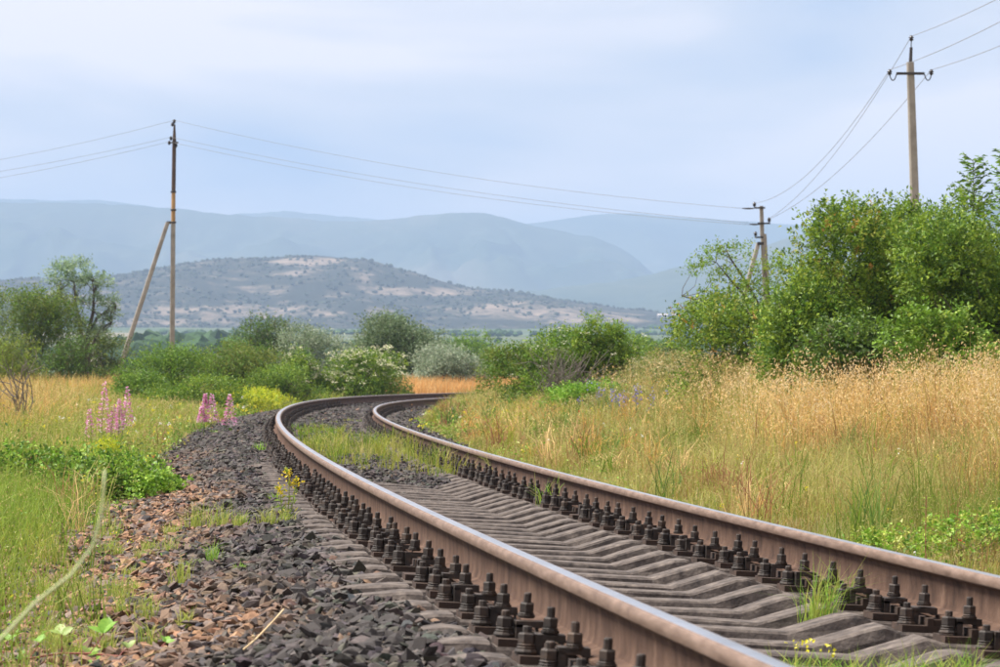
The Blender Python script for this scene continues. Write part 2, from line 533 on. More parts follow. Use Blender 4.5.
def blobs(name, P, rad, cols, mat, parent=None, seed=1):
    """many small rough bush crowns in one mesh (far scrub, far wood)"""
    g = np.random.default_rng(seed)
    ph = (1 + 5 ** .5) / 2
    ico = np.array([(-1, ph, 0), (1, ph, 0), (-1, -ph, 0), (1, -ph, 0), (0, -1, ph), (0, 1, ph), (0, -1, -ph), (0, 1, -ph), (ph, 0, -1), (ph, 0, 1), (-ph, 0, -1), (-ph, 0, 1)]) / 1.9
    tri = np.array([(0, 11, 5), (0, 5, 1), (0, 1, 7), (0, 7, 10), (0, 10, 11), (1, 5, 9), (5, 11, 4), (11, 10, 2), (10, 7, 6), (7, 1, 8), (3, 9, 4), (3, 4, 2), (3, 2, 6), (3, 6, 8), (3, 8, 9), (4, 9, 5), (2, 4, 11), (6, 2, 10), (8, 6, 7), (9, 8, 1)])
    n = len(P)
    V = ico[None] * (rad[:, None, None]) * g.uniform(.6, 1.3, (n, 12, 1)) * np.array([1, 1, .8])
    V = V + P[:, None, :]
    Fc = (tri[None] + (np.arange(n) * 12)[:, None, None]).reshape(-1, 3)
    c = np.repeat(cols, 12, 0)
    return link(name, mesh_np(name, V.reshape(-1, 3), Fc, c, [mat]), parent)


M_FAR = attr_mat('far_foliage', 0, .9, .1)
# scrub on the hill
n = 15000
ri = rng.integers(2, 80, n); ci = rng.integers(20, 300, n)
P = np.stack([HX[ri, ci] + rng.uniform(-6, 6, n), HY[ri, ci] + rng.uniform(-8, 8, n), HZ[ri, ci]], -1)
dens = fbm(P[:, 0] / 120, P[:, 1] / 160, 77, 3)
keep = dens + rng.uniform(-.16, .16, n) - cover[ri, ci] * .35 > .42
P = P[keep]; n = len(P)
tag(blobs('scrub', P, rng.uniform(.9, 2.6, n), np.array([.042, .052, .036]) * rng.uniform(.7, 1.5, (n, 1)), M_FAR), 'dark scrub bushes dotting the tan hillside', 'scrub', None, 'stuff')
# tree rows and orchards on the valley floor
pts, rr = [], []
for k in range(15):
    yy = rng.uniform(1300, 2700); xc = rng.uniform(-.17, .17) * yy
    L = rng.uniform(40, 260); nn = int(L / 4)
    a = rng.normal(0, .12)
    q = rng.uniform(-L / 2, L / 2, nn)
    pts.append(np.stack([xc + q * math.cos(a), yy + q * math.sin(a) + rng.normal(0, 3, nn)], -1)); rr.append(rng.uniform(1.3, 3.0, nn))
for (pa, pb, yy, nn, r0) in ((130, 228, 740, 110, 4.6), (636, 705, 640, 80, 4.0), (0, 60, 740, 60, 3.4), (225, 480, 900, 120, 3.2), (120, 240, 900, 60, 5.0)):
    q = rng.uniform(pa, pb, nn)
    pts.append(np.stack([(q - 500) / F * yy, yy + rng.normal(0, 14, nn)], -1)); rr.append(rng.uniform(.7, 1.3, nn) * r0)
pts = np.concatenate(pts); rr = np.concatenate(rr)
P = np.column_stack([pts, gz(pts[:, 0], pts[:, 1]) + rr * .5])
tag(blobs('treeline', P, rr, np.array([.04, .075, .03]) * rng.uniform(.7, 1.4, (len(P), 1)), M_FAR), 'distant rows of trees across the valley floor', 'trees', None, 'stuff')
# a white farmhouse across the valley
M_WHITE = noise_mat('whitewash', [(.3, (.68, .66, .62)), (.7, (.80, .78, .75))], 1, .9, 0)
M_ROOF = noise_mat('farm_roof', [(.3, (.42, .36, .33)), (.7, (.55, .5, .47))], 1, .9, 0)
M_PANE = noise_mat('dark_pane', [(.3, (.03, .03, .035)), (.7, (.06, .06, .07))], 1, .3, 0)
for (px, yy, L, lab) in ((663, 2350, 9.0, 'long white farmhouse among trees across the valley'), (675, 2300, 4.5, 'small pale shed beside the white farmhouse')):
    cell = np.argmin((500 + F * HX / HY - px) ** 2 + (YH - F * (HZ - H) / HY - 317) ** 2)
    x, yy, z = HX.ravel()[cell], HY.ravel()[cell], HZ.ravel()[cell]
    r = empty('farmhouse' if L > 5 else 'shed', (x, yy, z)); tag(r, lab, 'house')
    mb = MB(); mb.box((0, 0, .7), (L, 5, 3.1)); mb.build('wall', M_WHITE, r)
    mb = MB(); mb.add([(-L/2-.3, -2.9, 2.2), (L/2+.3, -2.9, 2.2), (L/2+.3, 2.9, 2.2), (-L/2-.3, 2.9, 2.2), (-L/2-.3, 0, 3.4), (L/2+.3, 0, 3.4)], [(0, 1, 5, 4), (2, 3, 4, 5), (1, 2, 5), (3, 0, 4), (3, 2, 1, 0)]); mb.build('roof', M_ROOF, r)
    for k in range(2 if L > 5 else 1):
        mb = MB(); mb.box((-L * .25 + k * L * .5, -2.52, 1.0), (1.2, .1, 1.1)); mb.build('window', M_PANE, r)

# ------------------------------------------------------------------ ballast bed
BO = [-3.2, -2.6, -2.2, -1.8, -1.4, -1.2, -1.05, -.92, -.6, -.42, .42, .6, .92, 1.1, 1.4, 1.7, 2.1, 2.6]
BN = [-.60, -.47, -.40, -.33, -.255, -.245, -.255, -.275, -.275, -.330, -.330, -.275, -.275, -.265, -.25, -.30, -.42, -.60]
BFAR = [-.60, -.47, -.40, -.33, -.255, -.225, -.23, -.245, -.25, -.255, -.255, -.25, -.25, -.25, -.25, -.30, -.42, -.60]
FILL = 23.0      # station where the stones begin to cover the middle of the sleepers


def bed(s, off):
    a = np.interp(off, BO, BN); c = np.interp(off, BO, BFAR)
    w = np.clip((s - FILL + (fbm(s * 1.2, off * 2, 88, 2) - .5) * 3 + off * 1.6) / 1.6, 0, 1)
    return a * (1 - w) + c * w + (fbm(s * 2.5, off * 2.5, 21, 3) - .5) * .05


ss = np.concatenate([np.arange(-14, 45, .12), np.arange(45, 149, .4)])
oo = np.linspace(-3.2, 2.6, 84)
SS, OO = np.meshgrid(ss, oo, indexing='ij')
V = trk(SS, OO, bed(SS, OO))
nr, nc = SS.shape
i = (np.arange(nr - 1)[:, None] * nc + np.arange(nc - 1)[None]).ravel()
M_BED = noise_mat('ballast_dust', [(.3, (.022, .019, .018)), (.55, (.05, .042, .038)), (.75, (.10, .075, .058))], 9, .95, .6, 40)
bedo = link('ballast_bed', mesh_np('ballast_bed', V.reshape(-1, 3), np.stack([i, i + 1, i + nc + 1, i + nc], -1), mats=[M_BED], smooth=True))
tag(bedo, 'bed of dark crushed stone under the railway track', None, None, 'structure')


def hull_stone(g):
    bm = bmesh.new()
    p = g.normal(0, 1, (10, 3)); p /= np.linalg.norm(p, axis=1)[:, None]
    p *= g.uniform(.75, 1.1, (10, 1)) * np.array([1.2, .98, .62])
    for q in p: bm.verts.new(q)
    r = bmesh.ops.convex_hull(bm, input=bm.verts)
    bmesh.ops.delete(bm, geom=[v for v in bm.verts if not v.link_faces], context='VERTS')
    bmesh.ops.recalc_face_normals(bm, faces=bm.faces)
    bm.verts.index_update()
    V = np.array([v.co[:] for v in bm.verts]); Fc = np.array([[v.index for v in f.verts] for f in bm.faces])
    bm.free()
    return V, Fc


STONES = [hull_stone(np.random.default_rng(100 + k)) for k in range(16)]


def rotmats(n, g, tilt=.5):
    a = g.uniform(0, 2 * np.pi, n); t = g.normal(0, tilt, n); p = g.normal(0, tilt, n)
    ca, sa, ct, st, cp, sp = np.cos(a), np.sin(a), np.cos(t), np.sin(t), np.cos(p), np.sin(p)
    Rz = np.zeros((n, 3, 3)); Rz[:, 0, 0] = ca; Rz[:, 0, 1] = -sa; Rz[:, 1, 0] = sa; Rz[:, 1, 1] = ca; Rz[:, 2, 2] = 1
    Rx = np.zeros((n, 3, 3)); Rx[:, 0, 0] = 1; Rx[:, 1, 1] = ct; Rx[:, 1, 2] = -st; Rx[:, 2, 1] = st; Rx[:, 2, 2] = ct
    Ry = np.zeros((n, 3, 3)); Ry[:, 1, 1] = 1; Ry[:, 0, 0] = cp; Ry[:, 0, 2] = sp; Ry[:, 2, 0] = -sp; Ry[:, 2, 2] = cp
    return Rx @ Ry @ Rz


def scatter(area_s, area_o, dens):
    n = int((area_s[1] - area_s[0]) * (area_o[1] - area_o[0]) * dens)
    return rng.uniform(*area_s, n), rng.uniform(*area_o, n)


def in_view(P, m=140, ylo=700):
    px = 500 + F * P[:, 0] / np.maximum(P[:, 1], .1)
    py = YH - F * (P[:, 2] - H) / np.maximum(P[:, 1], .1)
    return (P[:, 1] > 4) & (px > -m) & (px < 1000 + m) & (py < ylo + 80)


sA, oA, rA_ = [], [], []
for (a, b_, dens, rmin, rmax) in (((4, 14), (-2.5, -.92), 640, .016, .042), ((14, 26), (-2.4, -.92), 480, .018, .042), ((4, 27), (-2.95, -2.3), 300, .016, .045), ((26, 48), (-2.5, -.92), 260, .024, .05), ((48, 110), (-2.6, -.92), 110, .035, .065),
                           ((5, 24), (-.66, .62), 300, .010, .024), ((4, 17), (-2.9, -.92), 900, .005, .013), ((20, 36), (-.66, .68), 480, .018, .042), ((36, 110), (-.7, .7), 150, .03, .06),
                           ((6, 40), (.94, 1.75), 330, .02, .045), ((40, 110), (.94, 1.9), 110, .03, .06), ((6, 40), (1.2, 1.7), 120, .03, .055)):
    s_, o_ = scatter(a, b_, dens)
    sA.append(s_); oA.append(o_); rA_.append(1.02 * (rmin + (rmax - rmin) * rng.beta(1.6, 2.6, len(s_))))
sA, oA, rA_ = map(np.concatenate, (sA, oA, rA_))
# no stones on top of the sleepers where they lie open
ph = ((sA - 2.95) / .545 + .5) % 1 - .5
on_sl = (np.abs(ph) * .545 < .125) & (np.abs(oA) < 1.36)
openw = np.where(oA < -.9, (oA > -1.03 - .20 * vnoise(sA * 2.3, oA * 0, 4)), True) & np.where(np.abs(oA) < .7, (sA < FILL - 1 - oA * 1.6 + (fbm(sA * 1.2, oA * 2, 88, 2) - .5) * 3), True)
kp = ~(on_sl & openw & (rng.random(len(sA)) > np.where(oA < -.9, .12, .0)))
sA, oA, rA_ = sA[kp], oA[kp], rA_[kp]
P = trk(sA, oA, bed(sA, oA))
P[:, 2] = np.maximum(P[:, 2], np.where(oA < -2, gz(P[:, 0], P[:, 1]), -9)) + rA_ * rng.uniform(-.05, .5, len(rA_))
kp = in_view(P, 60)
P, sA, oA, rA_ = P[kp], sA[kp], oA[kp], rA_[kp]
n = len(P)
brown = np.clip((-oA - 1.50 + (fbm(P[:, 0] * 1.5, P[:, 1] * .8, 61, 3) - .5) * .8) / .40, 0, 1) * np.clip((40 - P[:, 1]) / 12, 0, 1)
brown = np.where(rng.random(n) < .03, .5, brown) * (rng.random(n) < .86)
dark = np.array([.057, .050, .046]) * rng.uniform(.55, 1.75, (n, 1)) + rng.normal(0, .004, (n, 3))
tan_ = np.array([.235, .135, .080]) * rng.uniform(.45, 1.5, (n, 1)) * (1 + rng.normal(0, .035, (n, 3)))
grey = np.array([.155, .115, .095]) * rng.uniform(.6, 1.5, (n, 1))
tan_ = np.where(rng.random((n, 1)) < .35, grey, tan_)
CS = np.clip(dark * (1 - brown[:, None]) + tan_ * brown[:, None], .008, .6)
# the 280 stones that show largest are objects of their own
show = rA_ / P[:, 1] * ((500 + F * P[:, 0] / P[:, 1] > 60) & (YH - F * (P[:, 2] - H) / P[:, 1] < 660) & (oA < -1.2))
order = np.argsort(-show)
single, rest = order[:280], order[280:]
kid = rng.integers(0, 16, n)
scl = rA_[:, None] * rng.uniform(.75, 1.25, (n, 3))
RM = rotmats(n, rng, .38)
VV, FF, CC, base = [], [], [], 0
for k in range(16):
    sel = rest[kid[rest] == k]
    sv, sf = STONES[k]
    v = np.einsum('nij,nvj->nvi', RM[sel], sv[None] * scl[sel][:, None, :]) + P[sel][:, None, :]
    VV.append(v.reshape(-1, 3)); CC.append(np.repeat(CS[sel], len(sv), 0))
    FF.append((sf[None] + (base + np.arange(len(sel)) * len(sv))[:, None, None]).reshape(-1, 3)); base += len(sel) * len(sv)
st = link('gravel', mesh_np('gravel', np.concatenate(VV), np.concatenate(FF), np.concatenate(CC), [M_STONE]), bedo)
st['kind'] = 'stuff'
M_SDARK = noise_mat('stone_dark', [(.3, (.028, .025, .025)), (.5, (.055, .048, .046)), (.75, (.10, .085, .078))], 30, .85, .5, 90, dist=.004)
M_SBROWN = noise_mat('stone_brown', [(.3, (.085, .058, .043)), (.5, (.19, .125, .085)), (.75, (.31, .20, .135))], 30, .88, .5, 90, dist=.004)
M_SGREY = noise_mat('stone_grey', [(.3, (.07, .057, .052)), (.5, (.125, .10, .092)), (.75, (.21, .175, .16))], 30, .88, .5, 90, dist=.004)
smesh = {}
for q in single:
    kind = 0 if brown[q] < .4 else (2 if (q % 3 == 0) else 1)
    key = (kid[q], kind)
    if key not in smesh:
        smesh[key] = mesh_np('stone', STONES[key[0]][0], STONES[key[0]][1], mats=[(M_SDARK, M_SBROWN, M_SGREY)[kind]])
    o = link('stone', smesh[key], bedo)
    mw = np.eye(4); mw[:3, :3] = RM[q] @ np.diag(scl[q]); mw[:3, 3] = P[q]
    o.matrix_world = Matrix(mw.tolist())

# ------------------------------------------------------------------ sleepers with plates, clamps and bolts
ST = [(0, -.284, .104), (.30, -.284, .104), (.325, -.279, .106), (.50, -.218, .112), (.545, -.209, .114), (.575, -.211, .114), (.60, -.226, .114), (.99, -.226, .114), (1.01, -.209, .114), (1.07, -.206, .112), (1.2, -.226, .088), (1.335, -.250, .082), (1.35, -.27, .075)]
sta = [(-a, z, w) for a, z, w in ST[:0:-1]] + ST


def sleeper_mesh(seed):
    g = np.random.default_rng(seed)
    V, Fc = [], []
    for a, z, w in sta:
        j = g.normal(0, .003, 6); z2 = z + g.normal(0, .0025)
        w -= .012; V += [(a, -w - .03, -.46), (a, -w - .010 + j[0], z2 - .045), (a, -w + .002 + j[1], z2 - .009), (a, -w + .014 + j[2], z2), (a, w - .014 + j[3], z2), (a, w - .002 + j[4], z2 - .009), (a, w + .010 + j[5], z2 - .045), (a, w + .03, -.46)]
    m_ = len(sta)
    for j in range(m_ - 1):
        for k in range(8):
            k2 = (k + 1) % 8
            Fc.append((j * 8 + k, (j + 1) * 8 + k, (j + 1) * 8 + k2, j * 8 + k2))
    Fc.append(tuple(range(8))); Fc.append(tuple((m_ - 1) * 8 + k for k in range(7, -1, -1)))
    me = bpy.data.meshes.new('concrete_sleeper')
    me.from_pydata(V, [], [f[::-1] for f in Fc]); me.materials.append(M_CONC); me.update()
    return me


SLM = [sleeper_mesh(k) for k in range(7)]
RO = .7965


def plate_shape(mb):
    mb.box((0, 0, -.2125), (.375, .165, .023))
    for s_ in (-1, 1):
        mb.box((s_ * .088, 0, -.19), (.022, .160, .030))          # ribs beside the rail foot
    mb.box((0, 0, -.190), (.150, .150, .022))                      # pad under the foot


def clamp_shape(mb, s_):
    # the bent clamp: one leg on the plate, a bridge over the rib, a lip on the rail foot
    mb.box((s_ * .128, 0, -.178), (.020, .062, .05)); mb.box((s_ * .096, 0, -.152), (.084, .062, .018)); mb.box((s_ * .063, 0, -.160), (.020, .060, .014))


def terminal_shape(mb, s_):
    c = (s_ * .096, 0, 0)
    mb.lathe((c[0], 0, -.144), [(.024, 0), (.026, .004), (.026, .009), (.022, .010)], 10)
    mb.lathe((c[0], 0, -.134), [(.021, 0), (.023, .003), (.021, .006)], 10)                  # spring washer
    mb.lathe((c[0], 0, -.128), [(.0205, 0), (.022, .003), (.022, .025), (.018, .029)], 6, .3)  # nut
    mb.lathe((c[0], 0, -.100), [(.0115, 0), (.0115, .026), (.009, .030)], 8)                  # thread end


def anchor_shape(mb, s_):
    c = s_ * .160
    mb.lathe((c, 0, -.202), [(.031, 0), (.033, .006), (.030, .012), (.026, .014)], 10)
    mb.lathe((c, 0, -.189), [(.025, 0), (.028, .004), (.024, .008), (.027, .012), (.023, .015)], 10)
    mb.lathe((c, 0, -.175), [(.0235, 0), (.025, .004), (.025, .026), (.020, .031)], 6, .1)
    mb.lathe((c, 0, -.146), [(.013, 0), (.013, .018), (.010, .021)], 8)


def mk(fn, name, mat, *a):
    mb = MB(); fn(mb, *a); return mb.mesh(name, mat)


ME_PLATE = mk(plate_shape, 'base_plate', M_PLATE)
ME_CL = {s_: mk(clamp_shape, 'clamp', M_IRON, s_) for s_ in (-1, 1)}
ME_TB = {s_: mk(terminal_shape, 'clamp_bolt', M_IRON, s_) for s_ in (-1, 1)}
ME_AB = {s_: mk(anchor_shape, 'anchor_bolt', M_IRON, s_) for s_ in (-1, 1)}
mbf = MB(); plate_shape(mbf)
for s_ in (-1, 1): clamp_shape(mbf, s_); terminal_shape(mbf, s_); anchor_shape(mbf, s_)
ME_FAR = mbf.mesh('base_plate', M_IRON)


def frame(s, js=0.0):
    th = float(np.interp(s, S, TH)) + js
    p = Vector((float(np.interp(s, S, PX)), float(np.interp(s, S, PY)), 0))
    t = Vector((math.sin(th), math.cos(th), 0)); l = Vector((math.cos(th), -math.sin(th), -CANT)).normalized()
    return Matrix.Translation(p) @ Matrix((l, t, l.cross(t))).transposed().to_4x4()


pr = random.Random(3)
k = -16
while True:
    s_k = 2.95 + .545 * k
    if s_k > 82: break
    if s_k > -9:
        yk = float(np.interp(s_k, S, PY))
        sl = link('concrete_sleeper', SLM[k % 7])
        sl.matrix_world = frame(s_k + pr.gauss(0, .008), pr.gauss(0, .008)) @ Matrix.Translation((pr.gauss(0, .008), 0, pr.gauss(-.001, .002)))
        if s_k < FILL + .5:
            tag(sl, 'weathered concrete sleeper with its middle bare between the rails', 'sleeper', 'bare concrete sleepers of the track')
        else:
            tag(sl, 'concrete sleeper with its middle buried under stones and weeds', 'sleeper', 'half-buried sleepers of the track')
        for side in (-1, 1):
            near = 6 < yk < 48
            pl = link('base_plate', ME_PLATE if near else ME_FAR, sl)
            pl.location = (side * RO, 0, 0)
            if near:
                for q in (-1, 1):
                    for nm, me_ in (('clamp', ME_CL[q]), ('clamp_bolt', ME_TB[q]), ('anchor_bolt', ME_AB[q])):
                        if nm == 'anchor_bolt' and pr.random() < .05: continue
                        o = link(nm, me_, pl)
                        rz = pr.uniform(-.06, .06)
                        o.rotation_euler = (pr.gauss(0, .045), pr.gauss(0, .012), pr.gauss(0, .03))
                        o.scale = (1, pr.uniform(.92, 1.08), pr.uniform(.985, 1.01))
                        o.location = (0, pr.gauss(0, .004), pr.gauss(0, .002))
    k += 1

# ------------------------------------------------------------------ rails
half = [(0, 0), (.022, -.0006), (.0315, -.0035), (.0362, -.010), (.0374, -.020), (.0372, -.034), (.033, -.040), (.0135, -.049), (.0095, -.065), (.009, -.100), (.0105, -.135), (.017, -.152), (.040, -.161), (.072, -.168), (.075, -.171), (.075, -.180)]
prof = half + [(-a, z) for a, z in half[::-1][:-1]]
npf = len(prof)
segmat = []
for j in range(npf):
    a, c = prof[j], prof[(j + 1) % npf]
    zz = (a[1] + c[1]) / 2
    segmat.append(0 if zz > -.0012 else (1 if zz > -.036 else 2))
rs = np.concatenate([np.arange(-13.5, 60, .35), np.arange(60, 148, .7)])
for side, lab in ((-1, 'outer steel rail of the bend, rusty web facing the stone shoulder'), (1, 'inner steel rail of the bend, running beside the dry grass bank')):
    V = np.concatenate([trk(rs, side * RO + a, 0)[:, None, :] + np.array([0, 0, z]) for a, z in prof], 1)
    m_ = len(rs)
    Fc, mi = [], []
    for j in range(npf):
        j2 = (j + 1) % npf
        a = np.arange(m_ - 1) * npf
        Fc.append(np.stack([a + j, a + j2, a + npf + j2, a + npf + j], -1)); mi.append(np.full(m_ - 1, segmat[j]))
    o = link('rail', mesh_np('rail', V.reshape(-1, 3), np.concatenate(Fc), mats=[M_TOP, M_HEAD, M_RUST], mi=np.concatenate(mi), smooth=True))
    bm = bmesh.new(); bm.from_mesh(o.data); bmesh.ops.recalc_face_normals(bm, faces=bm.faces)
    for e_ in bm.edges:
        if len(e_.link_faces) == 2 and e_.calc_face_angle(0) > .6: e_.smooth = False
    bm.to_mesh(o.data); bm.free()
    tag(o, lab, 'rail')

# ------------------------------------------------------------------ power line
def insulator(parent, p, s=1.0, axis=None):
    mb = MB()
    mb.lathe(p, [(.028*s, 0), (.030*s, .03*s), (.062*s, .028*s), (.066*s, .045*s), (.045*s, .06*s), (.048*s, .085*s), (.070*s, .088*s), (.072*s, .105*s), (.050*s, .12*s), (.040*s, .135*s), (.046*s, .15*s), (.025*s, .165*s)], 10, axis=axis)
    return mb.build('insulator', M_INS, parent)


def square_shaft(mb, P0, P1, w0, w1):
    P0, P1 = np.asarray(P0, float), np.asarray(P1, float)
    V = []
    for P_, w in ((P0, w0), (P1, w1)):
        c = .18 * w
        for a, b_ in ((-w/2 + c, -w/2), (w/2 - c, -w/2), (w/2, -w/2 + c), (w/2, w/2 - c), (w/2 - c, w/2), (-w/2 + c, w/2), (-w/2, w/2 - c), (-w/2, -w/2 + c)):
            V.append(P_ + np.array([a, b_, 0]))
    Fc = [tuple(range(7, -1, -1)), tuple(range(8, 16))] + [(k, (k + 1) % 8, 8 + (k + 1) % 8, 8 + k) for k in range(8)]
    mb.add(V, Fc)


def hook(mb, p, q, drop):
    """a bent pin from the arm end p down and up to the insulator foot q"""
    p, q = np.asarray(p, float), np.asarray(q, float)
    t = np.linspace(0, 1, 9)[:, None]
    pts = p * (1 - t) + q * t
    pts[:, 2] -= drop * np.sin(np.pi * t[:, 0]) ** .7
    mb.tube(pts, .013, 6)


def pole_root(px, y, label):
    x = (px - 500) / F * y
    g = float(gz(x, y))
    r = empty('utility_pole', (x, y, g))
    tag(r, label, 'utility pole', 'poles of the power line')
    return r, np.array([x, y, g])


WIRE_ENDS = {}
# pole in the bushes on the bank, bare concrete with a cross-arm
r, o0 = pole_root(919, 80, 'concrete pole with a cross-arm of insulators rising out of the bushes')
def A(px, py, y=80): return at(px, py, y) - o0
mb = MB(); square_shaft(mb, A(921.5, 400) * [1, 1, 0] + [0, 0, -.5], A(910.6, 62), .245, .165); mb.build('shaft', M_POLE, r)
mb = MB(); mb.tube([A(910.8, 66), A(911.6, 47)], [.045, .035], 8); mb.build('top_pipe', M_STEEL, r)
mb = MB(); mb.tube([A(911.6, 48), A(911.8, 40)], .012, 6); mb.build('pin', M_STEEL, r)
mb = MB(); mb.box(A(910.4, 73.6) - [0, .095, 0], (.66, .05, .06)); mb.build('cross_arm', M_STEEL, r)
p = A(911.8, 41); insulator(r, p, .85); WIRE_ENDS['r_top'] = p + o0 + [0, 0, .12]
for side, px, pa in ((-1, 889.6, 896.5), (1, 931.2, 924.3)):
    p = A(px, 75)
    mb = MB(); hook(mb, A(pa, 74) - [0, .095, 0], p - [0, .095, 0], .14); mb.build('hook', M_STEEL, r)
    insulator(r, p - [0, .095, .01], .85); WIRE_ENDS['r_l' if side < 0 else 'r_r'] = p + o0 + [0, -.095, .12]

# braced pole behind the leaning tree
YM = 118
r, o0 = pole_root(770, YM, 'braced concrete pole with stub arms and dark insulators behind the leaning tree')
def A(px, py, y=YM): return at(px, py, y) - o0
mb = MB(); square_shaft(mb, A(771, 400) * [1, 1, 0] + [0, 0, -.4], A(763.6, 234), .28, .20); mb.build('shaft', M_POLE, r)
mb = MB(); square_shaft(mb, A(763.0, 236) + [-.03, -.05, 0], A(761.4, 206) + [0, -.05, 0], .14, .13); mb.build('extension', M_POLE, r)
mb = MB(); square_shaft(mb, A(716, 400, YM - 1.2) * [1, 1, 0] + [0, 0, -.3], A(758.5, 243), .17, .15); mb.build('brace', M_POLE, r)
mb = MB(); mb.box(A(760.5, 243.5) , (.22, .22, .10)); mb.build('brace_collar', M_STEEL, r)
for (pa, pb, py, ipx, ipy, key) in ((754, 765, 208, 754.3, 207, 'm_top'), (757.5, 770, 223.5, 769, 222.5, 'm_r'), (754.5, 763, 237.5, 755.3, 236.5, 'm_low')):
    mb = MB(); mb.box((A(pa, py) + A(pb, py)) / 2 - [0, .14, 0], ((pb - pa) / F * YM, .07, .055)); mb.build('stub_arm', M_STEEL, r)
    p = A(ipx, ipy) - [0, .14, 0]; insulator(r, p, 1.0); WIRE_ENDS[key] = p + o0 + [0, 0, .13]
for (pa, pb, py) in ((742, 754, 208.5), (749.5, 760, 224.4)):
    mb = MB(); mb.tube([A(pa, py) - [0, .14, 0], A((pa + pb) / 2, py + .2) - [0, .14, 0], A(pb, py) - [0, .14, 0]], [.02, .035, .02], 6); mb.build('wire_grip', M_STEEL, r)

# tall braced pole over the thicket beside the dry field
YL = 135
r, o0 = pole_root(172.5, YL, 'tall slender pole with dark upper half and slanting brace over the green thicket')
def A(px, py, y=YL): return at(px, py, y) - o0
mb = MB(); square_shaft(mb, A(171.8, 400) * [1, 1, 0] + [0, 0, -.4], A(173.0, 222), .20, .17); mb.build('shaft', M_POLE, r)
mb = MB(); mb.tube([A(173, 223), A(173.3, 191)], [.088, .082], 10); mb.build('shaft_ochre_section', M_WOODO, r)
mb = MB(); mb.tube([A(173.3, 192), A(174.0, 142), A(174.2, 124)], [.085, .08, .035], 10); mb.build('shaft_upper_section', M_WOODD, r)
for py in (192, 210, 222.5):
    mb = MB(); mb.lathe(A(173.2, py) - [0, 0, .03], [(.10, 0), (.115, .01), (.115, .06), (.10, .07)], 10); mb.build('band', M_STEEL, r)
mb = MB(); square_shaft(mb, A(110, 400, YL - .6) * [1, 1, 0] + [0, 0, -.3], A(167.6, 222), .20, .16); mb.build('brace', M_POLE, r)
mb = MB(); mb.box(A(170.5, 222.5), (.30, .10, .10)); mb.build('brace_collar', M_STEEL, r)
mb = MB(); mb.box(A(173.2, 142.6) - [0, .1, 0], (.40, .06, .06)); mb.build('stub_arm', M_STEEL, r)
for (px, py, key, s_) in ((174.2, 123.5, 'l_top', 1.0), (172.4, 126.5, None, 1.0), (170.9, 140.5, 'l_a', 1.0), (169.2, 145.0, 'l_b', 1.0), (176.2, 147.5, None, .9)):
    p = A(px, py) - [0, .1, 0]; insulator(r, p, s_)
    if key: WIRE_ENDS[key] = p + o0 + [0, 0, .13]


def wire(a, b, sag, label, group, rad=.0065):
    t = np.linspace(0, 1, 40)[:, None]
    a, b = np.asarray(a, float), np.asarray(b, float)
    pts = a * (1 - t) + b * t
    pts[:, 2] -= sag * 4 * (t * (1 - t))[:, 0]
    mb = MB(); mb.tube(pts, rad, 5)
    tag(mb.build('power_wire', M_WIRE, smooth=True), label, 'wire', group)


W_ = WIRE_ENDS
g1 = 'wires from the cross-arm pole to the braced pole'
wire(W_['r_l'], W_['m_top'], .68, 'thin wire from the cross-arm to the top of the braced pole', g1)
wire(W_['r_top'], W_['m_r'], .55, 'thin wire from the pole-top insulator down to the braced pole', g1)
wire(W_['r_r'], W_['m_r'] + [0, -.1, -.02], .45, 'thin wire from the cross-arm end to the stub arm of the braced pole', g1)
g2 = 'wires between the braced pole and the tall slender pole'
wire(at(742.5, 208.3, YM), W_['l_top'], .42, 'single upper wire between the braced pole and the tall slender pole', g2)
wire(at(750, 223.0, YM), W_['l_a'], .36, 'lower paired wire between the braced pole and the tall slender pole', g2)
wire(at(750, 224.6, YM), W_['l_b'], .42, 'lower paired wire between the braced pole and the tall slender pole', g2)
g3 = 'wires leaving the tall slender pole over the dry field'
wire(W_['l_top'], at(-290, 190, 152), .6, 'topmost wire running from the slender pole out over the dry field', g3)
wire(W_['l_a'], at(-290, 200, 152), .5, 'lower wire running from the slender pole out over the dry field', g3)
wire(W_['l_b'], at(-290, 210, 152), .5, 'lower wire running from the slender pole out over the dry field', g3)
g4 = 'wires leaving the cross-arm pole above the bank'
wire(W_['r_top'], at(1330, -215, 42), .32, 'wire from the pole-top insulator rising away over the bank', g4)
wire(W_['r_l'], at(1300, -170, 42), .32, 'wire from the far cross-arm insulator passing behind the pole top', g4)
wire(W_['r_r'], at(1345, -150, 42), .32, 'wire from the cross-arm insulator beside the saplings rising away', g4)

# ------------------------------------------------------------------ foliage builders
def unit(v):
    return v / (np.linalg.norm(v, axis=-1, keepdims=True) + 1e-9)


def leaf_quads(P, d, L, Wd, cols, g, flat=.6):
    n = len(P)
    d = unit(d)
    ref = unit(g.normal(0, 1, (n, 3)) * (1 - flat) + np.array([0, 0, 1.0]) * flat + 1e-4)
    side = unit(np.cross(d, ref))
    nrm = np.cross(side, d)
    L = np.broadcast_to(L, (n,))[:, None]; Wd = np.broadcast_to(Wd, (n,))[:, None]
    V = np.stack([P, P + d * L * .45 + side * Wd * .5 + nrm * Wd * .15, P + d * L - nrm * L * .12, P + d * L * .45 - side * Wd * .5 + nrm * Wd * .15], 1)
    Fc = np.arange(n * 4).reshape(n, 4)
    return V.reshape(-1, 3), Fc, np.repeat(cols, 4, 0)


def pick(pal, n, g):
    c = np.array([p[0] for p in pal], float); w = np.array([p[1] for p in pal], float)
    return c[g.choice(len(pal), n, p=w / w.sum())]


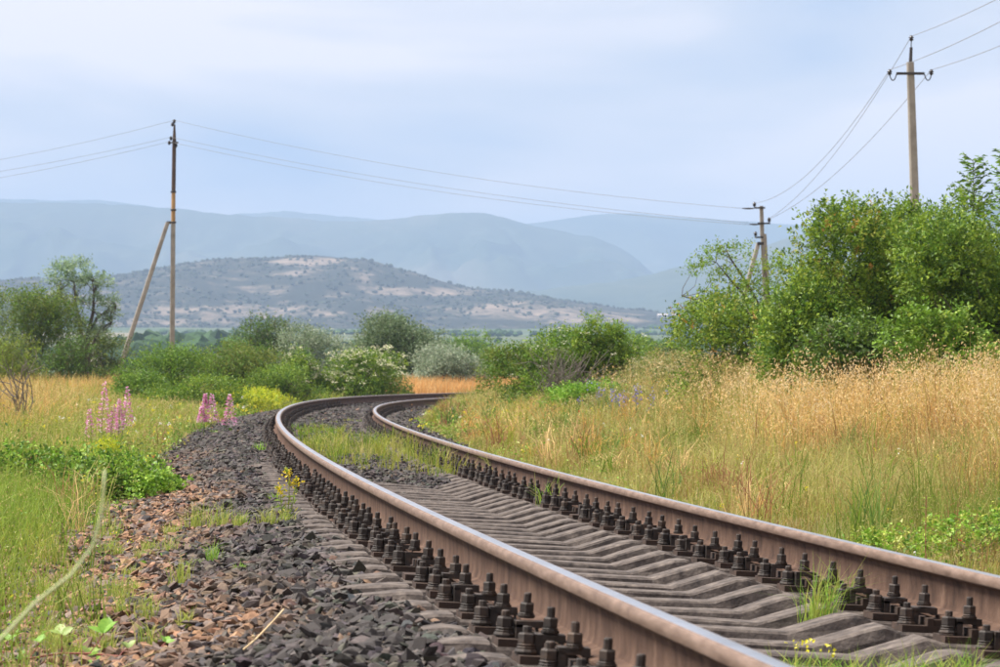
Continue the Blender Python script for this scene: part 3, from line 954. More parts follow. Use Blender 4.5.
def lobes_in(wd, dp, ht, n, g, low=.25):
    L = []
    for k in range(n):
        a = g.uniform(0, 2 * np.pi); rr = math.sqrt(g.uniform(0, 1)) * .62
        zc = g.uniform(low, .82)
        taper = 1 - .45 * max(0, zc - .45) / .4
        s_ = g.uniform(.26, .46)
        L.append((math.cos(a) * rr * wd / 2 * taper, math.sin(a) * rr * dp / 2 * taper, zc * ht, s_ * wd / 2, s_ * dp / 2, s_ * ht * .52))
    return np.array(L)


def crown_mesh(name, lobes, ntw, nl, tl, L, pal, g, up=.35, inner=.45, box=None, jit=.25, wr=.55, flat=.5, extra=None):
    """leaves set along many short twigs that fill a cluster of lobes"""
    vol = (lobes[:, 3] * lobes[:, 4] * lobes[:, 5]) ** (2 / 3)
    li = g.choice(len(lobes), ntw, p=vol / vol.sum())
    u = unit(g.normal(0, 1, (ntw, 3)))
    u[:, 2] = np.where(u[:, 2] < -.45, -u[:, 2], u[:, 2])
    rr = inner + (1 - inner) * g.random(ntw) ** .55
    q = lobes[li, :3] + u * lobes[li, 3:] * rr[:, None]
    if box is not None:                      # fit the cluster into the wanted width, depth and height
        lo, hi = np.percentile(q, 1.0, 0), np.percentile(q, 99.2, 0)
        tlo, thi = np.array(box[0]), np.array(box[1])
        sc_ = (thi - tlo) / (hi - lo)
        q = (q - lo) * sc_ + tlo
    d = unit(u * .75 + np.array([0, 0, up]) + g.normal(0, .35, (ntw, 3)))
    t = np.tile(np.linspace(.1, 1, nl), ntw) + g.normal(0, .06, ntw * nl)
    tls = np.repeat(tl * g.uniform(.5, 1.4, ntw), nl)
    dd = np.repeat(d, nl, 0)
    Pp = np.repeat(q, nl, 0) + dd * (t * tls)[:, None] + g.normal(0, tl * .10, (ntw * nl, 3))
    ld = unit(dd * .55 + g.normal(0, .6, (ntw * nl, 3)) + np.array([0, 0, -.05]))
    c = np.repeat(pick(pal, ntw, g) * g.uniform(1 - jit, 1 + jit, (ntw, 1)), nl, 0) * g.uniform(.8, 1.2, (ntw * nl, 1))
    Ls = L * g.uniform(.6, 1.3, ntw * nl)
    V, Fc, C = leaf_quads(Pp, ld, Ls, Ls * wr, c, g, flat)
    V = np.concatenate([V] + ([extra[0]] if extra else []))
    if extra:
        Fc = np.concatenate([Fc, extra[1] + len(C)]); C = np.concatenate([C, extra[2]])
    return mesh_np(name, V, Fc, np.clip(C, 0, 1), [M_LEAF]), q, d


def bent(a, b, g, n=6, w=.08):
    a, b = np.asarray(a, float), np.asarray(b, float)
    t = np.linspace(0, 1, n)[:, None]
    L = np.linalg.norm(b - a)
    off = g.normal(0, w * L, 3)
    return a * (1 - t) + b * t + off * (np.sin(np.pi * t)) + g.normal(0, w * L * .12, (n, 3)) * np.sin(np.pi * t)


def plant(name, label, cat, px, wpx, toppx, y, pal, ntw=900, nl=8, L=.05, tl=.25, nlobe=9, low=.22, dp=None, stems=5, srad=.02, group=None, seed=1, up=.35, inner=.45, bare=0, wr=.55, trunkname='stem', flowers=None, basepx=None, jit=.25, sink=.0, zlo=.03, flat=.5):
    g = np.random.default_rng(seed)
    x = (px - 500) / F * y
    z0 = float(gz(x, y)) - sink
    ht = H + (YH - toppx) / F * y - z0
    wd = wpx / F * y
    dp = dp or wd * .8
    r = empty(name, (x, y, z0)); tag(r, label, cat, group)
    lb = lobes_in(wd, dp, ht, nlobe, g, low)
    bx_ = ((-wd / 2, -dp / 2, ht * zlo), (wd / 2, dp / 2, ht - tl * .5))
    me, q, d = crown_mesh('crown', lb, ntw, nl, tl, L, pal, g, up, inner, bx_, wr=wr, jit=jit, flat=flat)
    link('crown', me, r)
    tips = q[g.choice(len(q), max(stems * 5, 8))]
    hs, mbs = [], [MB() for _ in range(stems)]
    for k in range(stems):
        b_ = np.array([g.normal(0, .06 * wd), g.normal(0, .06 * dp), -.05])
        e_ = tips[k]
        pts = bent(b_, b_ * .4 + np.array([e_[0] * .6, e_[1] * .6, max(e_[2], ht * .45)]), g, 6, .06)
        mbs[k].tube(pts, np.linspace(srad, srad * .45, 6), 6); hs.append(pts)
    for k in range(stems, len(tips)):
        h_ = hs[k % stems]; j = g.integers(2, 6)
        mbs[k % stems].tube(bent(h_[j], tips[k], g, 5, .08), np.linspace(srad * .45, srad * .12, 5), 5)
    for mb in mbs: mb.build(trunkname, M_BARK, r)
    for k in range(bare):                    # bare shoots that stick out
        q0 = q[g.integers(len(q))] * np.array([1, 1, .8])
        e_ = q0 + np.array([g.normal(0, .25), g.normal(0, .1), g.uniform(.3, .6)]) * ht * .4
        m2 = MB(); m2.tube(bent(q0, e_, g, 6, .12), np.linspace(.008, .003, 6) * max(1, y / 45), 4); m2.build('shoot', M_BARK, r)
    if flowers:
        col, nf, fs = flowers
        k = g.choice(len(q), nf)
        ok = q[k][:, 2] > ht * .3
        c0 = (q[k] + d[k] * tl * 1.1)[ok]
        Pf = np.repeat(c0, 10, 0) + g.normal(0, fs * .7, (len(c0) * 10, 3)) * [1, 1, .5]
        V, Fc, C = leaf_quads(Pf, g.normal(0, 1, Pf.shape) * [1, 1, .3], fs * .7, fs * .6, np.tile(np.array(col), (len(Pf), 1)) * g.uniform(.8, 1.1, (len(Pf), 1)), g, .8)
        link('blossom', mesh_np('blossom', V, Fc, C, [M_LEAF]), r)
    return r


GREEN = [((.085, .17, .022), 4), ((.14, .22, .03), 3), ((.055, .115, .02), 2)]
YGREEN = [((.19, .275, .03), 4), ((.125, .215, .025), 4), ((.26, .29, .05), 1.2), ((.055, .115, .018), 3), ((.32, .17, .04), .2)]
BRIGHT = [((.135, .245, .028), 4), ((.095, .185, .022), 3), ((.20, .28, .045), 1.5)]
OLIVE = [((.14, .18, .035), 4), ((.10, .14, .03), 3), ((.19, .21, .05), 1)]
SILVER = [((.21, .27, .20), 4), ((.28, .33, .26), 3), ((.13, .19, .12), 2)]
GREYG = [((.12, .18, .10), 4), ((.17, .22, .14), 2), ((.08, .13, .06), 3)]
DARKG = [((.055, .10, .025), 4), ((.08, .13, .035), 3), ((.10, .10, .05), 1)]
GREEN, YGREEN, BRIGHT, OLIVE, SILVER, GREYG, DARKG = [[(tuple(np.array(c_) * [1.35, 1.28, 1.15]), w_) for c_, w_ in pl_] for pl_ in (GREEN, YGREEN, BRIGHT, OLIVE, SILVER, GREYG, DARKG)]

# bank shrubs
plant('rose_bush', 'big yellowish-green wild rose bush in front of the cross-arm pole', 'bush', 862, 165, 207, 43, YGREEN, 5600, 8, .052, .17, 18, .22, 1.9, 9, .02, 'shrubs on the bank', 11, bare=4, inner=.35)
plant('rose_bush', 'tall green bush at the foot of the leafy saplings', 'bush', 965, 165, 222, 41.5, YGREEN[:2] + GREEN, 5000, 8, .054, .17, 16, .2, 1.9, 8, .02, 'shrubs on the bank', 12, bare=1, inner=.35)
plant('rose_bush', 'low yellow-green bush filling in under the leaning tree', 'bush', 745, 135, 292, 50, YGREEN, 3000, 8, .050, .18, 12, .22, 1.8, 7, .018, 'shrubs on the bank', 13, inner=.3)
plant('rose_bush', 'rounded bush between the big rose bush and the leaning tree', 'bush', 812, 90, 262, 46, YGREEN, 2500, 8, .050, .17, 10, .22, 1.4, 6, .018, 'shrubs on the bank', 14, inner=.3)
plant('bramble_thicket', 'bright green broad-leaved bramble under the tall bush beside the dry oats', 'bramble', 945, 150, 310, 39.5, BRIGHT, 1300, 7, .062, .16, 12, .15, 1.2, 8, .01, None, 15, wr=.75, inner=.3, flat=.75)
plant('bramble_thicket', 'dark green bramble at the foot of the big rose bush', 'bramble', 850, 130, 322, 40.5, GREEN + DARKG, 1600, 7, .05, .16, 10, .15, 1.0, 7, .01, None, 16, wr=.7, inner=.3, flat=.7)


def sapling(px, toppx, y, label, seed, basepx=300):
    g = np.random.default_rng(seed)
    x = (px - 500) / F * y; z0 = float(gz(x, y)); ht = H + (YH - toppx) / F * y - z0
    r = empty('sapling', (x, y, z0)); tag(r, label, 'sapling', 'leafy saplings on the bank')
    mb = MB(); st_ = bent((0, 0, -.05), (g.normal(0, .05), 0, ht), g, 10, .02); mb.tube(st_, np.linspace(.02, .004, 10), 6)
    Pp, D_, n_ = [], [], 0
    for k in range(60):
        t = .45 + .55 * (k / 59)
        b_ = st_[min(9, int(t * 9))] * (1 - (t * 9) % 1) + st_[min(9, int(t * 9) + 1)] * ((t * 9) % 1)
        a = k * 2.4 + g.normal(0, .3); ln = (1.1 - t) * .62 + .07
        e_ = b_ + np.array([math.cos(a) * ln, math.sin(a) * ln, ln * .75])
        mb.tube(bent(b_, e_, g, 4, .05), [.006, .005, .004, .002], 4)
        for j in range(11):
            Pp.append(b_ + (e_ - b_) * (.15 + .85 * j / 10)); D_.append(np.array([math.cos(a + (j % 2 - .5) * 2.2), math.sin(a + (j % 2 - .5) * 2.2), .15 + g.normal(0, .2)]))
    mb.build('trunk', M_BARK, r)
    n_ = len(Pp)
    V, Fc, C = leaf_quads(np.array(Pp), np.array(D_), .10 * g.uniform(.7, 1.2, n_), .050, pick(GREEN + BRIGHT[:1], n_, g) * g.uniform(.8, 1.2, (n_, 1)), g, .7)
    link('crown', mesh_np('crown', V, Fc, C, [M_LEAF]), r)


plant('rose_bush', 'dense fresh-green bush directly under the cross-arm pole', 'bush', 926, 140, 200, 45, YGREEN[:2] + GREEN, 4800, 8, .056, .17, 16, .22, 1.8, 8, .02, 'shrubs on the bank', 17, inner=.3, bare=3)
plant('rose_bush', 'green bush behind the second sapling', 'bush', 1012, 110, 196, 43, GREEN + BRIGHT[:1] + YGREEN[:1], 3800, 8, .058, .17, 14, .22, 1.8, 8, .02, 'shrubs on the bank', 18, inner=.3)
plant('rose_bush', 'shadowy green bush in the middle of the bank shrubs behind the dry oats', 'bush', 835, 130, 285, 42, GREEN + YGREEN[:1], 3000, 8, .054, .17, 14, .2, 1.3, 8, .02, 'shrubs on the bank', 19, inner=.3)
sapling(975, 161, 44, 'slim leafy sapling standing up out of the tall green bush', 31)
sapling(1003, 158, 42.2, 'second slim sapling beside the first, at the edge of the tall bush', 32)

# leaning tree beside the braced pole
g = np.random.default_rng(51)
x, y = (778 - 500) / F * 52, 52.0
z0 = float(gz(x, y))
r = empty('leaning_tree', (x, y, z0)); tag(r, 'sparse small tree with dark leaning stems in front of the braced pole', 'tree')
def B(px, py, dy=0): return at(px, py, 52 + dy) - np.array([x, y, z0])
mb = MB()
limbs = [[(790, 385), (776, 336), (757, 308), (735, 285), (716, 262)], [(790, 385), (772, 330), (745, 306), (720, 300), (697, 300), (682, 296)], [(790, 384), (768, 322), (748, 285), (733, 262), (726, 250)], [(792, 385), (783, 340), (770, 300), (765, 270)]]
for j, lm in enumerate(limbs):
    pts = np.array([B(px, py, (j - 1.5) * .12 * i_ / 3) for i_, (px, py) in enumerate(lm)]); pts[0, 2] = -.1
    mb.tube(pts, np.linspace(.05 if j < 2 else .035, .007, len(pts)), 6)
mb.build('trunk', M_BARK, r)
spots = [(716, 262, 34, 30, .5), (740, 255, 26, 20, .4), (700, 272, 22, 24, .4), (726, 282, 34, 26, .5), (750, 300, 44, 40, .5), (718, 315, 40, 40, .5), (765, 280, 40, 40, .5), (785, 275, 26, 40, .4), (740, 330, 60, 40, .5), (776, 305, 36, 40, .5)]
lb = np.array([(*B(px, py), w_ / F * 52 * .5, d_, h_ / F * 52 * .5) for px, py, w_, h_, d_ in spots])
me, q, d = crown_mesh('crown', lb, 850, 8, .15, .036, BRIGHT[:2] + YGREEN[:3], g, .3, .2, None, wr=.65)
link('crown', me, r)
mb = MB()
for k in range(60):
    lm = limbs[g.integers(4)]; i_ = g.integers(2, len(lm)); a = B(*lm[i_]); dd = q[np.argsort(((q - a) ** 2).sum(1))[g.integers(1, 60)]]
    mb.tube(bent(a, dd, g, 5, .14), [.006, .005, .004, .003, .0015], 4)
mb.build('twigs', M_BARK, r)

# the thicket on the inside of the bend
plant('hawthorn_bush', 'large dense green bush with white blossom, its top pushed up into a climbing shoot', 'bush', 588, 124, 331, 70, GREEN + BRIGHT[:1] + YGREEN[:1], 3600, 8, .055, .22, 14, .25, 2.0, 8, .025, 'thicket inside the bend', 61, flowers=((.72, .70, .55), 170, .06), bare=3, inner=.35)
plant('hawthorn_bush', 'darker rounded bush joined to the blossoming bush, with a grey dead patch', 'bush', 532, 90, 346, 71, GREEN + OLIVE[:1], 2400, 8, .055, .2, 10, .22, 1.7, 6, .02, 'thicket inside the bend', 62, bare=3, inner=.35)
plant('climbing_shoot', 'ragged leafy shoot rising from the top of the blossoming bush', 'bush', 590, 30, 316, 69.6, BRIGHT + YGREEN[:1], 420, 8, .055, .2, 7, .3, .5, 3, .012, None, 63, inner=.1, zlo=.5)
plant('climbing_shoot', 'leaning leafy shoot beside the ragged one on the blossoming bush', 'bush', 614, 24, 324, 69.8, BRIGHT + YGREEN[:1], 260, 8, .055, .2, 6, .3, .5, 3, .012, None, 64, inner=.1, zlo=.6)
plant('green_shrub', 'light yellow-green bush at the end of the thicket beside the braced pole', 'bush', 642, 50, 355, 76, YGREEN, 800, 8, .055, .2, 8, .25, 1.2, 4, .015, 'thicket inside the bend', 65)
plant('low_shrub', 'low bright green shrub with a few white flowers in front of the thicket', 'bush', 598, 98, 386, 58, [((.20, .38, .035), 3), ((.28, .42, .06), 2), ((.12, .24, .03), 2)], 1700, 8, .05, .14, 10, .2, 1.3, 5, .012, None, 66, flowers=((.7, .7, .6), 24, .035))
plant('low_shrub', 'low olive shrub at the foot of the darker rounded bush', 'bush', 512, 40, 396, 66, OLIVE + GREEN, 500, 8, .05, .16, 7, .2, 1.0, 4, .012, None, 67)
TANGLE = [((.26, .27, .07), 4), ((.40, .34, .14), 3), ((.17, .23, .05), 3), ((.55, .48, .28), 1)]
plant('weed_mound', 'tangled straw-and-green weeds heaped beside the thicket', 'weeds', 668, 95, 350, 58, TANGLE, 1500, 8, .034, .16, 12, .2, 1.8, 6, .008, 'weeds beside the thicket', 601, up=.9, flowers=((.74, .68, .52), 40, .03))
plant('weed_mound', 'lower straw-and-green weeds behind the violet flowers', 'weeds', 632, 80, 388, 53, TANGLE, 900, 8, .032, .13, 10, .2, 1.2, 6, .008, 'weeds beside the thicket', 602, up=.9, flowers=((.74, .68, .52), 20, .028))
plant('weed_mound', 'ruddy dry weeds in front of the leaning tree', 'weeds', 735, 110, 362, 47, [((.45, .30, .12), 4), ((.30, .29, .08), 3), ((.55, .42, .2), 2)], 1100, 8, .030, .17, 12, .2, 1.4, 6, .008, 'weeds beside the thicket', 603, up=1.3, wr=.35)
# grey dead twigs in the thicket
g = np.random.default_rng(68)
p0 = at(565, 372, 68.6)
r = empty('dead_twigs', (p0[0], p0[1], float(gz(p0[0], p0[1])))); tag(r, 'tangle of grey dead twigs on the front of the thicket', 'dead twigs')
mb = MB()
for k in range(130):
    a = np.array([g.normal(0, .22), g.normal(0, .12), g.uniform(.1, .5)]); e_ = np.array([g.normal(0, .42), g.normal(-.1, .15), g.uniform(.3, 1.25)])
    mb.tube(bent(a, e_, g, 5, .1), np.linspace(.008, .004, 5), 4)
M_DEAD = noise_mat('dead_twig', [(.3, (.12, .10, .085)), (.7, (.22, .19, .165))], 8, .9, 0)
mb.build('branch', M_DEAD, r)

# trees and bushes beyond the bend
plant('olive_tree', 'large grey-green rounded tree behind the orange grass of the bend', 'tree', 398, 92, 316, 132, GREYG, 3600, 7, .10, .4, 14, .25, 3.2, 5, .06, 'trees beyond the bend', 71, trunkname='trunk', inner=.35)
plant('silver_bush', 'low silvery bush beside the large grey-green tree', 'bush', 446, 78, 347, 126, SILVER, 2200, 7, .085, .34, 12, .2, 2.4, 5, .04, 'trees beyond the bend', 72, inner=.35)
plant('silver_bush', 'narrow upright silvery bush behind the flowering dogwood', 'bush', 310, 56, 327, 140, SILVER + GREYG[:1], 1800, 7, .09, .45, 11, .2, 2.0, 5, .04, 'trees beyond the bend', 73, up=.9, inner=.3)
plant('silver_bush', 'pale bush peeping out beside the narrow silvery one', 'bush', 348, 46, 343, 142, SILVER, 900, 7, .09, .4, 8, .2, 2.0, 4, .03, 'trees beyond the bend', 74, up=.7)
plant('green_tree', 'dark green tree with a ragged top behind the olive bush', 'tree', 264, 58, 318, 150, GREYG[:1] + DARKG + GREEN[:1], 1900, 7, .10, .4, 11, .3, 2.3, 5, .05, 'trees beyond the bend', 75, trunkname='trunk', inner=.3)
plant('green_tree', 'flat bright green crown beyond the dark ragged tree', 'tree', 245, 70, 340, 190, BRIGHT + GREEN, 1200, 7, .12, .45, 9, .3, 3.0, 4, .05, 'trees beyond the bend', 76, trunkname='trunk')
plant('green_tree', 'spreading bright green crown beyond the silvery bush', 'tree', 468, 66, 333, 230, BRIGHT[:2] + GREEN, 1300, 7, .14, .55, 12, .45, 4, 4, .08, 'trees beyond the bend', 77, trunkname='trunk')
plant('green_tree', 'green tree just behind the dark rounded bush', 'tree', 493, 44, 350, 170, GREEN + OLIVE[:1], 900, 7, .11, .4, 8, .3, 2.2, 4, .05, 'trees beyond the bend', 78, trunkname='trunk')
plant('green_tree', 'bright green crown seen past the end of the thicket', 'tree', 628, 70, 335, 240, BRIGHT[:2] + GREEN, 1300, 7, .15, .55, 10, .35, 4, 4, .08, 'trees beyond the bend', 79, trunkname='trunk')
plant('green_tree', 'darker green crown seen under the leaning tree', 'tree', 668, 50, 344, 210, GREEN + DARKG[:1], 900, 7, .13, .5, 8, .3, 3, 4, .06, 'trees beyond the bend', 80, trunkname='trunk')
plant('dogwood_bush', 'white-flowering dogwood bush just outside the bend', 'bush', 356, 86, 353, 108, GREEN + YGREEN[:1], 2200, 7, .075, .28, 12, .2, 2.3, 6, .03, 'flowering bushes outside the bend', 81, flowers=((.74, .71, .50), 300, .09), inner=.3)
plant('dogwood_bush', 'smaller white-flowering bush between the olive bush and the large dogwood', 'bush', 300, 60, 352, 108, GREEN + YGREEN[:1], 1500, 7, .075, .26, 10, .2, 1.8, 5, .03, 'flowering bushes outside the bend', 82, flowers=((.74, .71, .50), 160, .085), inner=.3)
plant('olive_bush', 'broad olive-green bush behind the yellow spurge', 'bush', 238, 112, 345, 104, OLIVE + GREEN[:1], 3400, 7, .07, .26, 14, .2, 2.6, 7, .03, 'bushes beside the slender pole', 83, inner=.3)
plant('green_shrub', 'leafy green shrub at the foot of the tall slender pole', 'bush', 165, 88, 348, 88, GREEN + BRIGHT[:1], 2300, 7, .06, .24, 12, .2, 2.0, 6, .025, 'bushes beside the slender pole', 84, up=.6, inner=.3)
plant('green_shrub', 'low loose shrub spreading towards the pink flower spikes', 'bush', 195, 100, 377, 76, GREEN + YGREEN[:2], 1700, 7, .05, .2, 12, .2, 1.6, 6, .02, 'bushes beside the slender pole', 85)
plant('dark_bush', 'dark tangled bush under the silvery tree', 'bush', 104, 62, 332, 122, DARKG + OLIVE[:1], 1800, 7, .075, .3, 10, .2, 2.0, 8, .03, 'bushes at the edge of the dry field', 86, inner=.3)
plant('green_bush', 'large green bush beside the silvery tree', 'bush', 34, 88, 290, 118, GREEN + OLIVE[:2] + GREYG[:1], 3200, 7, .08, .36, 13, .22, 2.8, 7, .04, 'bushes at the edge of the dry field', 87, up=.7, inner=.3)
plant('green_bush', 'pale grey-green bush poking out behind the large green bush', 'bush', -6, 70, 296, 124, GREYG, 1500, 7, .085, .36, 9, .25, 2.2, 5, .04, 'bushes at the edge of the dry field', 88, up=.6)
plant('olive_bush', 'low olive bush along the edge of the dry grass', 'bush', 15, 60, 339, 108, OLIVE + YGREEN[:1], 1200, 7, .07, .26, 9, .2, 1.6, 5, .02, 'bushes at the edge of the dry field', 89)
plant('dark_bush', 'dark green bush closing the gap beside the dark tangle', 'bush', 66, 50, 340, 116, DARKG + GREEN[:1], 1200, 7, .075, .28, 9, .2, 1.6, 5, .02, 'bushes at the edge of the dry field', 90)

plant('green_shrub', 'low green shrub in the gap between the spurge and the flowering bushes', 'bush', 286, 76, 366, 96, GREEN + YGREEN[:2], 1500, 7, .06, .2, 11, .2, 1.7, 6, .02, 'bushes beside the slender pole', 92, inner=.3)
plant('green_shrub', 'small green shrub under the large grey-green tree', 'bush', 388, 46, 370, 112, GREEN + OLIVE[:1], 800, 7, .07, .2, 8, .2, 1.3, 5, .02, 'bushes beside the slender pole', 93, inner=.3)
plant('green_shrub', 'low leafy shrub between the pink spikes and the slender pole', 'bush', 148, 60, 374, 82, GREEN + BRIGHT[:1], 1100, 7, .055, .2, 9, .2, 1.5, 5, .02, 'bushes beside the slender pole', 94, inner=.3)
# the silvery tree with its bare trunk
g = np.random.default_rng(91)
YT = 120.0
x = (84 - 500) / F * YT; z0 = float(gz(x, YT))
r = empty('silvery_tree', (x, YT, z0)); tag(r, 'open silvery-leaved tree with a bare forked trunk beside the slender pole', 'tree')
def B(px, py, dy=0.0): return at(px, py, YT + dy) - np.array([x, YT, z0])
mb = MB()
limbs = [[(83, 395), (82, 350), (79, 320), (75, 300), (74, 282)], [(84, 395), (88, 335), (93, 312), (94, 292), (92, 280)], [(83, 340), (79, 320), (66, 305), (58, 290)], [(88, 335), (97, 318), (108, 310), (116, 306)], [(84, 395), (92, 345), (100, 330), (112, 322)]]
for j, lm in enumerate(limbs):
    pts = np.array([B(px, py, (j - 2) * .15 * i_ / 3) for i_, (px, py) in enumerate(lm)])
    if j in (0, 1, 4): pts[0, 2] = -.1
    mb.tube(pts, np.linspace(.10 if j < 2 else .06, .02, len(pts)), 6)
mb.build('trunk', M_BARK, r)
spots = [(60, 274, 26, 20), (76, 270, 34, 20), (70, 284, 40, 18), (90, 284, 26, 18), (104, 284, 16, 18), (108, 306, 22, 16), (96, 300, 14, 14), (112, 314, 12, 10), (84, 304, 16, 10), (60, 296, 14, 12), (104, 320, 14, 10), (84, 332, 28, 18), (100, 334, 18, 14), (52, 280, 10, 12)]
lb = np.array([(*B(px, py), w_ / F * YT * .5, .5, h_ / F * YT * .5) for px, py, w_, h_ in spots])
me, q, d = crown_mesh('crown', lb, 900, 7, .26, .085, [((.27, .38, .22), 4), ((.36, .46, .30), 3), ((.17, .27, .13), 2)], g, .3, .2, None)
link('crown', me, r)
mb = MB()
for k in range(110):
    lm = limbs[g.integers(len(limbs))]; i_ = g.integers(2, len(lm)); a = B(*lm[i_]); dd = q[np.argsort(((q - a) ** 2).sum(1))[g.integers(1, 90)]]
    mb.tube(bent(a, dd, g, 4, .08), [.022, .016, .011, .006], 4)
mb.build('twigs', M_BARK, r)

# ------------------------------------------------------------------ grass
def blade_mesh(P, h, w, lean, C, g, tipc=None):
    n = len(P)
    a = g.uniform(0, 2 * np.pi, n); b_ = g.uniform(0, 2 * np.pi, n)
    side = np.stack([np.cos(a), np.sin(a), np.zeros(n)], -1) * (w / 2)[:, None]
    ln = np.stack([np.cos(b_), np.sin(b_), np.zeros(n)], -1) * (lean * h)[:, None]
    up = np.array([0, 0, 1.0])
    mid = P + ln * .3 + up * (h * .55)[:, None]
    tip = P + ln + up * (h * (1 - .35 * np.minimum(lean, 1.2)))[:, None]
    V = np.stack([P - side, P + side, mid - side * .75, mid + side * .75, tip], 1).reshape(-1, 3)
    k = np.arange(n) * 5
    q4 = np.stack([k, k + 1, k + 3, k + 2], -1); t3 = np.stack([k + 2, k + 3, k + 4], -1)
    Cc = np.repeat(C, 5, 0)
    return V, q4, t3, Cc, tip


class Grass:
    def __init__(self): self.V, self.Q, self.T, self.C, self.n = [], [], [], [], 0
    def add(self, V, q, t, C):
        self.V.append(V); self.C.append(C); self.Q.append(q + self.n)
        if t is not None: self.T.append(t + self.n)
        self.n += len(V)
    def blades(self, P, h, w, lean, C, g):
        V, q, t, Cc, tip = blade_mesh(P, h, w, lean, C, g); self.add(V, q, t, Cc); return tip
    def spikes(self, tip, h, n, L, C, g, spread=.035, span=.3):
        """n drooping spikelets below each tip"""
        m = len(tip)
        t = g.random(m * n)
        Pp = np.repeat(tip, n, 0) + g.normal(0, 1, (m * n, 3)) * [spread, spread, .01]
        Pp[:, 2] -= t * np.repeat(h, n) * span
        d = g.normal(0, .5, (m * n, 3)) + [0, 0, -.6]
        V, q, Cc = leaf_quads(Pp, d, np.repeat(L, n) * g.uniform(.7, 1.2, m * n), np.repeat(L, n) * .38, np.repeat(C, n, 0) * g.uniform(.75, 1.2, (m * n, 1)), g, .2)
        self.add(V, q, None, Cc)
    def build(self, name, label):
        o = link(name, mesh_np(name, np.concatenate(self.V), [np.concatenate(self.Q)] + ([np.concatenate(self.T)] if self.T else []), np.clip(np.concatenate(self.C), 0, 1), [M_GRASS]))
        return tag(o, label, 'grass', None, 'stuff')


def field(srange, orange, dens, g, zref=18.0, pw=1.25, m=220):
    """candidate points on the ground, thinned with distance"""
    n = int((srange[1] - srange[0]) * (orange[1] - orange[0]) * dens)
    s = g.uniform(*srange, n); o = g.uniform(*orange, n)
    P = trk(s, o, 0)
    keep = in_view(np.column_stack([P[:, :2], np.full(n, -.3)]), m) & (g.random(n) < np.minimum(1, (zref / np.maximum(P[:, 1], 1)) ** pw))
    P, s, o = P[keep], s[keep], o[keep]
    # drop points that belong to a nearer piece of the bend
    P[:, 2] = gz(P[:, 0], P[:, 1])
    s2, o2 = lateral(P[:, 0], P[:, 1])
    ok = np.abs(o2 - o) < .6
    return P[ok], s[ok], o[ok]


def mixc(a, b_, t): return np.asarray(a) * (1 - t[:, None]) + np.asarray(b_) * t[:, None]


def clumps(gr, srange, orange, n, pals, h0, h1, g, m=34, zmax=75):
    s_ = g.uniform(*srange, n); o_ = g.uniform(*orange, n)
    P_ = trk(s_, o_, 0); kk = in_view(P_, 120) & (P_[:, 1] < zmax); P_ = P_[kk]
    P_[:, 2] = gz(P_[:, 0], P_[:, 1]); n = len(P_)
    hh = np.repeat(g.uniform(h0, h1, n), m) * g.uniform(.35, 1.15, n * m)
    c = np.repeat(P_, m, 0) + g.normal(0, .055, (n * m, 3)) * [1, 1, 0]
    C = np.repeat(pick(pals, n, g), m, 0) * g.uniform(.6, 1.25, (n * m, 1))
    tip = gr.blades(c, hh, np.maximum(.005, .00028 * c[:, 1]) * g.uniform(.7, 1.4, n * m), np.abs(g.normal(.55, .4, n * m)), C, g)
    k = g.random(n * m) < .22
    gr.spikes(tip[k], hh[k], 4, np.maximum(.016, .0008 * c[k, 1]), C[k] * 1.15, g, .02, .3)


GRN = np.array([.165, .25, .03]); YGR = np.array([.36, .38, .06]); PALE = np.array([.50, .44, .17]); DRY = np.array([.62, .38, .115]); ORANGE = np.array([.58, .285, .085]); STRAW = np.array([.80, .58, .27]); REDB = np.array([.36, .19, .09])
g = np.random.default_rng(201)
# bank on the inside of the bend
gr = Grass()
P, s, o = field((2, 118), (1.45, 15), 620, g)
z = P[:, 1]; n = len(P)
n1 = fbm(P[:, 0] * .55, P[:, 1] * .22, 31, 3); n2 = fbm(P[:, 0] * 1.6, P[:, 1] * .6, 35, 3)
edge = 3.2 + (n1 - .5) * 3.4 + np.clip((z - 35) / 12, 0, 1.5) * 1.5
dry = np.clip((o - edge) / 1.0 + (n2 - .5) * 1.3, 0, 1)
near = np.clip((o - 1.5) / 1.6, 0, 1)
n3 = fbm(P[:, 0] * 2.6, P[:, 1] * 1.1, 39, 3)
h = (.06 + .28 * near + .32 * dry) * g.uniform(.45, 1.25, n) * (.35 + 1.3 * n3)
h *= np.clip((o - 1.25) / .5, .35, 1)
h = h + .34 * np.clip((z - 66) / 10, 0, 1) * np.clip((o - 1.6) / .6, 0, 1) * g.uniform(.4, 1.1, n)
w = np.maximum(.0042, .00026 * z) * g.uniform(.7, 1.3, n)
green = mixc(GRN, YGR, np.clip(g.normal(.55, .35, n) + (n2 - .5) * 1.2, 0, 1))
green = mixc(green, PALE, np.clip(near * .85 * g.random(n) + (g.random(n) < .25) * .4, 0, 1))
dcol = mixc(DRY, STRAW, np.clip(g.normal(.35, .35, n), 0, 1)); dcol = mixc(dcol, ORANGE, np.clip((n1 - .42) * 2.2 + g.normal(0, .3, n), 0, 1)); dcol = mixc(dcol, YGR, np.clip(g.normal(.12, .28, n), 0, .9))
mound = np.exp(-(((P[:, 0] - 2.6) / 1.5) ** 2 + ((P[:, 1] - 56) / 9) ** 2))
n4 = fbm(P[:, 0] * 5, P[:, 1] * 2.2, 49, 2); n5 = fbm(P[:, 0] * 1.1, P[:, 1] * .5, 53, 2)
green = mixc(green, REDB * 1.1, np.clip((n4 - .56) * 4, 0, .75)); green = mixc(green, PALE * 1.1, np.clip((.42 - n4) * 4, 0, .7)); green = mixc(green, GRN * .9, np.clip((n5 - .56) * 5, 0, .8))
